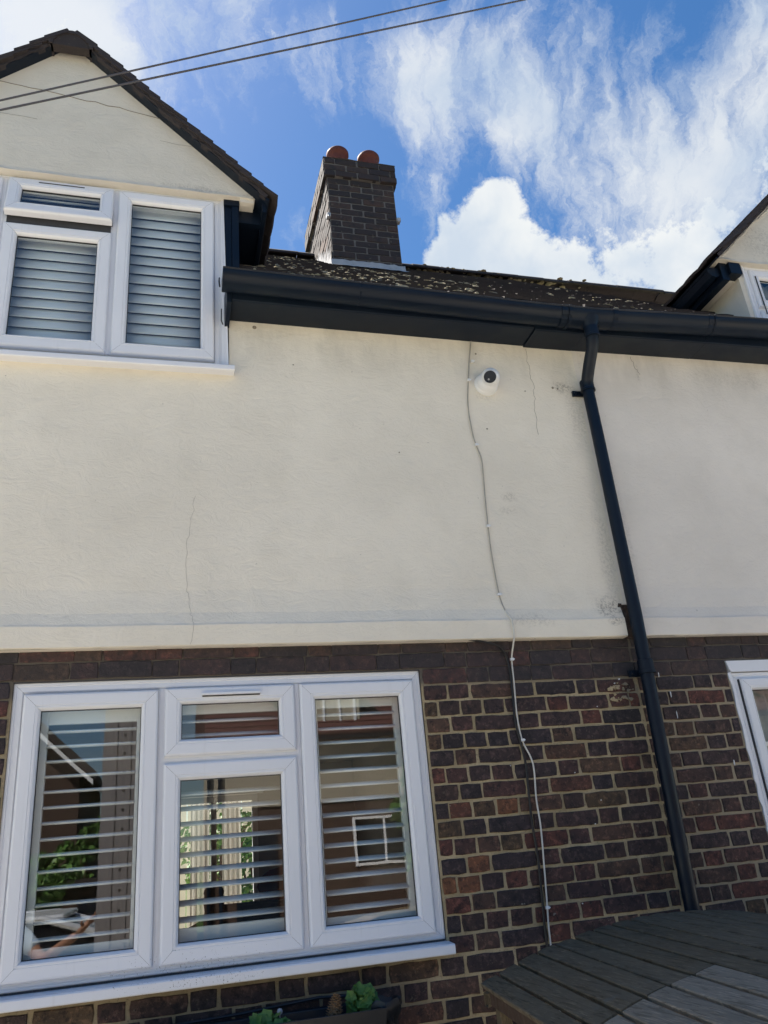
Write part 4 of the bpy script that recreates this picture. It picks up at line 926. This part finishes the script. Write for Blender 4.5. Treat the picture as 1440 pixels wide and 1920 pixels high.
for q in range(8):
    for j in range(nb): bag.f.append((q*nb+j, q*nb+(j+1) % nb, (q+1)*nb+(j+1) % nb, (q+1)*nb+j))
bag.v += [(p[0]*.86+.832*.14, p[1]*.86-.16*.14, p[2]-.03) for p in bag.v[8*nb:9*nb]]; bag.f += [(8*nb+j, 8*nb+(j+1) % nb, 9*nb+(j+1) % nb, 9*nb+j) for j in range(nb)]; bag.f.append(tuple(9*nb+j for j in range(nb)))
bag.build('plant_pot', 'black_plastic', None, True, label='crumpled black pot liner beside the right-hand green plant', category='pot')
# pine cone
pc = MB(); cc0 = Vector((.618, -.19, -.63)); axp = Vector((.18, 0, 1)).normalized(); up_ = axp.orthogonal().normalized(); rt = axp.cross(up_)
for i in range(120):
    t_ = i/120; a = i*2.39996; h = .14*t_; rr = .026*math.sin(math.pi*(.16+.80*t_))**.8; c = cc0+axp*h+(up_*math.cos(a)+rt*math.sin(a))*rr; o_ = (up_*math.cos(a)+rt*math.sin(a)); tg = axp.cross(o_)
    pc.add([c-tg*.006, c+tg*.006, c+o_*.009+axp*.005+tg*.004, c+o_*.009+axp*.005-tg*.004, c+axp*.004-tg*.006+o_*-.002, c+axp*.004+tg*.006-o_*.002], [(0, 1, 2, 3), (4, 3, 2, 5), (0, 3, 4), (1, 5, 2)])
pc.lathe([(.001, 0), (.02, .02), (.024, .07), (.014, .12), (.001, .138)], cc0, axp, 12)
pc.build('pine_cone', 'pine_cone', None, label='brown pine cone standing in the black trough', category='pine cone')
gb = thing('garden_stake', 'thin garden stake topped with a small glass ball in the trough', 'garden stake', (.435, -.15, -.62)); MB().tube([(.435, -.15, -.62), (.435, -.15, -.535)], .002, 6).build('rod', 'lead', gb); MB().lathe([(.0005, -.011), (.008, -.008), (.011, 0), (.008, .008), (.0005, .011)], (.435, -.15, -.527), (0, 0, 1), 14).build('glass_ball', 'lead', gb, True)

# ------------------------------------------------------------------ inside the lower room and the garden behind
pd = thing('patio_door', 'white framed patio doors seen through the middle light', 'door', (-.15, 5.8, GZ))
for x in (.10, .50, .94): MB().box(x, x+.06, 5.74, 5.80, GZ+.1, .60).build('frame_post', 'upvc', pd)
MB().box(.1, 1.0, 5.73, 5.80, .60, .665).build('frame_head', 'upvc', pd)
mb = MB(); mb.box(.0, 1.05, 5.6, 5.7, .66, .70); mb.build('pelmet', 'upvc', pd)
curtain('cream vertical blind strips hanging at the patio doors', .66, .87, GZ+.1, .70, 6.4, 'curtain', 4, .02)
curtain('second cream blind hanging at the patio doors beside the first', .31, .52, GZ+.1, .70, 6.4, 'curtain', 4, .02)
fn = thing('garden_fence', 'cream garden fence seen through the house', 'fence', (0, 11, GZ))
for i in range(26): MB().box(-3.5+i*.3, -3.5+i*.3+.285, 11, 11.03, GZ, .95+(.0 if i % 2 else .02)).build('fence_board', 'fence_wood', fn)
def tree(label, x, y, z0, h, rad, n, seed, name='garden_shrub', cat='shrub', ls=.09):
    r = random.Random(seed); t_ = thing(name, label, cat, (x, y, z0)); tr = MB()
    tr.tube([(x, y, z0), (x+.03*h, y, z0+h*.35), (x-.02*h, y, z0+h*.75)], [.03*h, .02*h, .008*h], 8)
    cl = [(Vector((x+r.gauss(0, .45)*rad, y+r.gauss(0, .45)*rad, z0+h*r.uniform(.35, .95))), r.uniform(.3, .55)*rad) for _ in range(14)]
    for c, q in cl: tr.tube([(x, y, z0+h*.3), c], .008*h, 5)
    tr.build('trunk', 'brown_wood', t_, recalc=False); lf = MB()
    for i in range(n):
        c, q = r.choice(cl); d = Vector((r.gauss(0, 1), r.gauss(0, 1), r.gauss(0, .9))).normalized()*q*r.uniform(.6, 1.05)**.5; p = c+d; nn = Vector((r.gauss(0, 1), r.gauss(0, 1), r.gauss(.5, 1))).normalized(); u = nn.orthogonal().normalized()*ls*r.uniform(.6, 1.2); w = nn.cross(u)*.55
        lf.add([p-u, p+w, p+u, p-w], [(0, 1, 2, 3)])
    lf.build('crown', 'leaf', t_, recalc=False); return t_
tree('leafy shrub with white blooms in the rear garden seen through the house', .75, 8.3, GZ, 2.5, .55, 2600, 5, ls=.05)
tree('second rear garden shrub seen through the house, right of the blinds', 1.35, 8.6, GZ, 2.2, .45, 1800, 6, ls=.05)
dt = thing('dining_table', 'dark table inside the room behind the big lower window', 'table', (.5, 2.6, GZ))
MB().box(-.5, 1.6, 2.1, 3.2, -.80, -.76).build('tabletop', 'brown_wood', dt)
for x, y in ((-.42, 2.2), (1.5, 2.2), (-.42, 3.1), (1.5, 3.1)): MB().box(x, x+.06, y-.03, y+.03, GZ+.1, -.80).build('leg', 'brown_wood', dt)
rk = thing('storage_rack', 'dark grey perforated rack standing inside behind the left light', 'rack', (-.13, .5, GZ))
# armchair/cushion
mb = MB()
for q in range(7):
    for j in range(14):
        a = 2*math.pi*j/14; e_ = -math.pi/2+math.pi*q/6; mb.v.append((.92+math.cos(a)*math.cos(e_)*.20, 3.3+math.sin(a)*math.cos(e_)*.10, -.20+math.sin(e_)*.13))
for q in range(6):
    for j in range(14): mb.f.append((q*14+j, q*14+(j+1) % 14, (q+1)*14+(j+1) % 14, (q+1)*14+j))
mb.build('cushion', 'red_cloth', None, True, label='rust red cushion on the sofa back inside the middle light', category='cushion')
sf = thing('sofa', 'dark sofa inside the room behind the middle light', 'sofa', (.9, 3.5, GZ)); MB().box(.35, 1.9, 3.2, 3.42, GZ+.3, -.30).build('backrest', 'dark_cloth', sf, bevel=.04); MB().box(.35, 1.9, 3.42, 4.1, GZ+.1, -1.05).build('seat', 'dark_cloth', sf, bevel=.04)

# rack inside: perforated uprights
bpy.data.objects.remove(rk)
rk = thing('steel_post', 'tall grey perforated steel panel reflected in the left light', 'steel post', (-.33, -4.75, GZ))
mb = MB(); xs = [-.56, -.43, -.30, -.17]
for a, b in zip(xs[:-1], xs[1:]): mb.box(a+.004, b-.004, -4.72, -4.70, GZ, 2.9)
mb.box(-.56, -.17, -4.76, -4.72, GZ, 2.9); mb.build('panel', 'steel_grey', rk)
mb = MB()
for i in range(26):
    z = GZ+.12+i*.17
    for x in (-.365, -.235): mb.lathe([(.0, .002), (.013, .002), (.013, 0)], (x, -4.70, z), (0, 1, 0), 6)
mb.build('hole', 'rubber', rk)

# ------------------------------------------------------------------ people
def limbmesh(name, mat, par, joints, edges, sub=2, **kw):
    me = bpy.data.meshes.new(name); me.from_pydata([j[0] for j in joints], edges, []); o = place(name, me, None, par, **kw)
    sk = o.modifiers.new('skin', 'SKIN'); sk.use_smooth_shade = True
    for i, j in enumerate(joints):
        s2 = me.skin_vertices[0].data[i]; s2.radius = (j[1], j[1] if len(j) < 3 else j[2]); s2.use_root = (i == 0)
    ss = o.modifiers.new('sub', 'SUBSURF'); ss.levels = sub; ss.render_levels = sub
    me.materials.append(M[mat]); return o
# photographer, seen only in the window reflections
ph = thing('person', 'person in a pale blue shirt reaching out an arm, mirrored in the left light', 'person', (-1.27, -4.0, GZ))
bx, by = -1.27, -4.0
J = [((bx, by, -.62), .15, .11), ((bx, by, -.35), .15, .10), ((bx, by+.01, -.12), .17, .10), ((bx, by+.01, -.02), .06, .06),
     ((bx-.19, by, -.10), .06), ((bx-.25, by+.02, -.38), .045), ((bx-.2, by+.2, -.60), .032), ((bx+.19, by+.03, -.10), .06), ((bx+.40, by+.16, -.30), .045), ((bx+.66, by+.42, -.13), .032),
     ((bx-.10, by, -.75), .10), ((bx-.12, by, -1.08), .065), ((bx-.12, by-.02, -1.48), .045), ((bx+.10, by, -.75), .10), ((bx+.12, by, -1.08), .065), ((bx+.12, by-.02, -1.48), .045),
     ((bx-.13, by+.15, -1.51), .035), ((bx+.13, by+.15, -1.51), .035), ((bx, by+.02, .04), .085, .095), ((bx, by+.03, .14), .088, .10)]
J = [((p[0][0], p[0][1], p[0][2]-.28 if p[0][2] > -1.3 else p[0][2]-.25), *p[1:]) for p in J]
EG = [(0, 1), (1, 2), (2, 3), (2, 4), (4, 5), (5, 6), (2, 7), (7, 8), (8, 9), (0, 10), (10, 11), (11, 12), (0, 13), (13, 14), (14, 15), (12, 16), (15, 17), (3, 18), (18, 19)]
limbmesh('body', 'skin', ph, J, EG)
JS = [(J[0][0], .165, .125), (J[1][0], .165, .115), (J[2][0], .18, .115), (J[4][0], .075), (J[7][0], .078), ((bx-.23, by+.01, -.55), .07), ((bx+.34, by+.12, -.52), .068)]
limbmesh('shirt', 'blue_cloth', ph, JS, [(0, 1), (1, 2), (2, 3), (2, 4), (3, 5), (4, 6)])
JT = [(J[0][0], .16, .12), (J[10][0], .115), (J[11][0], .08), ((bx-.12, by-.02, -1.70), .065), (J[13][0], .115), (J[14][0], .08), ((bx+.12, by-.02, -1.70), .065)]
limbmesh('trousers', 'dark_cloth', ph, JT, [(0, 1), (1, 2), (2, 3), (0, 4), (4, 5), (5, 6)])
limbmesh('hair', 'hair', ph, [((bx, by-.02, -.18), .098, .10), ((bx, by-.01, -.10), .085, .09)], [(0, 1)])
mb = MB()
for sx in (-.032, .032): mb.lathe([(.001, .006), (.010, .004), (.011, 0)], (bx+sx, by+.118, -.195), (0, 1, 0), 8)
mb.build('eye', 'dark_glass', ph)
limbmesh('nose', 'skin', ph, [((bx, by+.12, -.205), .012), ((bx, by+.137, -.235), .015)], [(0, 1)]); MB().box(bx-.022, bx+.022, by+.115, by+.122, -.272, -.264).build('mouth', 'red_cloth', ph)
hb = Vector((bx+.66, by+.42, -.41)); hd = Vector((.10, .06, .08))
hj = [(tuple(hb), .030), (tuple(hb+hd*.6), .036, .02)]; he = [(0, 1)]
for f_ in range(4):
    b_ = hb+hd+Vector((.008, .012*f_-.018, .010*f_)); i0 = len(hj); hj += [(tuple(b_), .0095), (tuple(b_+Vector((.025, .012, .028-.003*f_))), .0085), (tuple(b_+Vector((.020, .034, .046-.004*f_))), .0075)]; he += [(1, i0), (i0, i0+1), (i0+1, i0+2)]
i0 = len(hj); hj += [(tuple(hb+hd*.5+Vector((-.02, .02, .03))), .011), (tuple(hb+hd*.5+Vector((-.012, .045, .055))), .009)]; he += [(1, i0), (i0, i0+1)]
limbmesh('hand', 'skin', ph, hj, he, 1)

# seated figure inside
pi = thing('person', 'dark silhouetted person sitting inside behind the middle light', 'person', (.36, 3.0, GZ)); bx, by = .36, 2.75
J = [((bx, by, -.92), .15, .12), ((bx, by, -.68), .15, .10), ((bx, by, -.46), .17, .10), ((bx, by, -.35), .055), ((bx-.19, by, -.45), .06), ((bx-.24, by+.1, -.66), .045), ((bx-.15, by+.28, -.74), .032), ((bx+.19, by, -.45), .06), ((bx+.24, by+.1, -.66), .045), ((bx+.15, by+.28, -.74), .032),
     ((bx-.1, by+.1, -.98), .09), ((bx-.12, by+.42, -1.0), .065), ((bx-.12, by+.42, -1.4), .045), ((bx+.1, by+.1, -.98), .09), ((bx+.12, by+.42, -1.0), .065), ((bx+.12, by+.42, -1.4), .045), ((bx, by, -.27), .08, .09), ((bx, by+.01, -.17), .082, .095)]
EG = [(0, 1), (1, 2), (2, 3), (2, 4), (4, 5), (5, 6), (2, 7), (7, 8), (8, 9), (0, 10), (10, 11), (11, 12), (0, 13), (13, 14), (14, 15), (3, 16), (16, 17)]
limbmesh('body', 'dark_cloth', pi, J, EG); limbmesh('hair', 'hair', pi, [((bx, by-.01, -.25), .088, .10), ((bx, by-.01, -.13), .082, .09)], [(0, 1)])
st = thing('stool', 'dark stool under the person sitting inside', 'stool', (bx, by, GZ)); MB().box(bx-.2, bx+.2, by-.2, by+.2, -1.10, -1.05).build('seat', 'brown_wood', st)
for sx in (-.17, .17):
    for sy in (-.17, .17): MB().tube([(bx+sx, by+sy, -1.10), (bx+sx*1.1, by+sy*1.1, GZ+.1)], .018, 8).build('leg', 'brown_wood', st)

# ------------------------------------------------------------------ across the road: what the windows mirror
def far_house(label, x0, x1, y, gable_at=None):
    h = thing('terraced_house', label, 'house', ((x0+x1)/2, y, GZ))
    w1 = ((x0+x1)/2+.55, (x0+x1)/2+2.05, -.35, .70)
    mb = MB(); wall_with_holes(mb, x0, x1, GZ, 1.1, [w1], y-.3, y); mb.build('brick_wall', 'far_brick', h)
    mb = MB(); wall_with_holes(mb, x0, x1, 1.1, 2.65, [], y-.3, y+.03); mb.build('rendered_wall', 'far_cream', h)
    rf = MB(); rf.prism([(y+.35, 2.6), (y-3.6, 6.0), (y-7.5, 2.6), (y-7.5, 2.5), (y+.35, 2.5)], x0, x1, 'x'); ro = rf.build('roof', 'far_roof', h)
    st = MB(); sl_ = math.atan2(3.4, 3.95)
    for k_ in range(24): 
        s0 = k_*.2; yy = y+.36-s0*math.cos(sl_); zz = 2.62+s0*math.sin(sl_); st.prism([(yy+.02, zz-.02), (yy+.02, zz+.035), (yy-.22, zz+.19), (yy-.22, zz+.12)], x0, x1, 'x')
    st.build('tile_course', 'far_roof', ro, kind='stuff')
    MB().box(x0, x1, y+.20, y+.36, 2.50, 2.62).build('gutter', 'black_paint', h)
    gx = gable_at if gable_at else (x0+x1)/2
    g_ = MB(); g_.box(gx-.9, gx+.9, y-1.5, y+.02, 2.65, 3.7); g_.prism([(gx-1.1, 3.7), (gx+1.1, 3.7), (gx, 4.7)], y-2.2, y+.06); dm = g_.build('dormer', 'far_cream', h)
    r_ = MB(); r_.prism([(gx-1.2, 3.62), (gx, 4.72), (gx+1.2, 3.62), (gx+1.2, 3.74), (gx, 4.86), (gx-1.2, 3.74)], y-2.4, y+.2); r_.build('dormer_roof', 'far_roof', dm)
    for (a, b, c, d, yy, par) in ((gx-.8, gx+.8, 2.75, 3.6, y+.04, h), (*w1, y+.01, h)):
        fr_ = mitre(-b, -a, c, d, [(0, .05), (0, -.02), (.06, -.02), (.06, .05)], 0); fr_.T = Matrix.Translation((0, yy, 0)) @ Matrix.Rotation(math.pi, 4, 'Z'); wf = fr_.build('window', 'upvc', par, recalc=False)
        mb = MB(); n_ = 4 if c > 1 else 2
        for i in range(1, n_): mb.box(a+(b-a)*i/n_-.025, a+(b-a)*i/n_+.025, yy-.03, yy+.018, c+.06, d-.06)
        mb.build('glazing_bar', 'upvc', wf); MB().box(a+.05, b-.05, yy-.05, yy-.035, c+.05, d-.05).build('pane', 'dark_glass', wf)
    dr = MB(); dr.box(x0+.7, x0+1.6, y+.002, y+.05, GZ+.1, .52); dr.build('door', 'black_paint', h)
    MB().tube([(x0+.1, y+.1, 2.5), (x0+.1, y+.1, GZ)], .04, 8).build('downpipe', 'black_paint', h); MB().tube([(x0+.35, y+.1, 2.5), (x0+.35, y+.1, GZ)], .04, 8).build('downpipe', 'black_paint', h)
    return h
far_house('red roofed terraced house directly across the road, mirrored in the middle and right lights', .9, 6.6, -16)
far_house('red roofed terraced house across the road, further to the right', 6.62, 12.3, -16)
far_house('second red roofed terraced house across the road, far to the right', 12.32, 18, -16)
hs = thing('detached_house', 'brown brick gabled house across the road mirrored in the left light', 'house', (-6, -20, GZ))
mb = MB(); mb.prism([(-10, GZ), (-2.15, GZ), (-2.15, 2.6), (-6.1, 6.3), (-10, 2.6)], -28, -20); mb.build('brick_wall', 'far_brick', hs)
mb = MB(); mb.prism([(-10.4, 2.2), (-6.1, 6.3), (-1.72, 2.25), (-1.72, 2.48), (-6.1, 6.6), (-10.4, 2.45)], -28.3, -19.7); mb.build('roof', 'roof_tile', hs)
mb = MB(); mb.prism([(-6.1, 6.15), (-1.8, 2.15), (-1.8, 2.28), (-6.1, 6.3)], -19.72, -19.68); mb.build('barge_board', 'upvc', hs)
hs2 = thing('distant_house', 'small distant brown roofed house mirrored low in the left light', 'house', (-2, -45, GZ)); mb = MB(); mb.box(-5, 1.5, -50, -45, GZ, -.2); mb.build('wall', 'far_brick', hs2); mb = MB(); mb.prism([(-5.4, -.3), (-1.75, 1.4), (1.9, -.3)], -50.5, -44.5); mb.build('roof', 'roof_tile', hs2)
tree('dark leafy tree in front of the mirrored house across the road', 5.9, -14.4, GZ, 4.6, 1.1, 2400, 21, 'street_tree', 'tree', .16)
tree('round green bush across the road mirrored low in the left light', -2.9, -17, GZ, 2.1, 1.0, 2600, 22, 'garden_bush', 'bush', .12)
tree('narrow green bush beside the brown brick house across the road', -1.9, -19, GZ, 3.4, .5, 900, 23, 'garden_bush', 'bush', .12)
gg = thing('garage', 'low red brick garage across the road mirrored in the left light', 'garage', (-1.2, -18.5, GZ)); MB().box(-2.6, .85, -22, -18.5, GZ, -.2).build('wall', 'far_brick', gg); MB().box(-2.7, .88, -22.1, -18.3, -.2, -.08).build('flat_roof', 'roof_tile', gg); MB().box(-1.9, .1, -18.5, -18.46, GZ+.02, -.5).build('garage_door', 'black_paint', gg)
def car(label, cx, cy, mat):
    t_ = thing('parked_car', label, 'car', (cx, cy, GZ)); z = GZ
    lo = [(-2.1, .30), (-2.15, .55), (-2.05, .78), (-1.25, .92), (1.5, .98), (2.05, .92), (2.15, .6), (2.1, .3)]
    mb = MB(); mb.prism([(cx+x, z+h) for x, h in lo], cy-.85, cy+.85); mb.build('body', mat, t_, bevel=.08)
    ca = [(-1.25, .90), (-.55, 1.36), (-.1, 1.45), (.8, 1.43), (1.35, 1.25), (1.75, .96)]
    mb = MB(); mb.prism([(cx+x, z+h) for x, h in ca], cy-.72, cy+.72); mb.build('cabin', 'dark_glass', t_, bevel=.05)
    mb = MB()
    for sy in (-.725, .725): mb.tube([(cx+x, cy+sy, z+h+.01) for x, h in ca], .035, 8)
    mb.build('roof_rail', mat, t_, True); MB().box(cx-.45, cx+1.0, cy-.7, cy+.7, z+1.42, z+1.47).build('roof', mat, t_, bevel=.03)
    for sx in (-1.35, 1.3):
        for sy in (-.86, .66):
            w = MB().lathe([(.0, 0), (.30, 0), (.32, .03), (.32, .17), (.30, .2), (0, .2)], (cx+sx, cy+sy, z+.32), (0, 1, 0), 24).build('wheel', 'rubber', t_, True)
            MB().lathe([(0, .0), (.2, .0), (.21, -.006)], (cx+sx, cy+sy+(.205 if sy > 0 else -.005), z+.32), (0, 1, 0), 20).build('rim', 'lead', w)
    for sy in (-.6, .6): MB().box(cx-2.17, cx-2.1, cy+sy-.16, cy+sy+.16, z+.6, z+.74).build('headlight', 'white_plastic', t_, bevel=.02)
    for sy in (-.87, .87): MB().box(cx-.95, cx-.8, cy+sy-.06, cy+sy+.06, z+.93, z+1.05).build('wing_mirror', mat, t_, bevel=.02)
    return t_
car('silver car parked close behind the photographer', -1.9, -6.3, 'car_paint')

# ------------------------------------------------------------------ groups of like things
for key, grp in (('plantation_shutter', 'louvred shutters behind the windows'), ('terraced_house', 'terraced houses along the street'), ('leafy_plant', 'plants in the black trough'), ('wall_cable', 'cables running down the front wall'),
                 ('garden_shrub', 'shrubs in the rear garden'), ('garden_bush', 'bushes across the road'), ('curtain', 'curtains and blinds inside the windows'), ('person', 'people')):
    for o in bpy.data.objects:
        if o.parent is None and o.name.split('.')[0] == key: o['group'] = grp
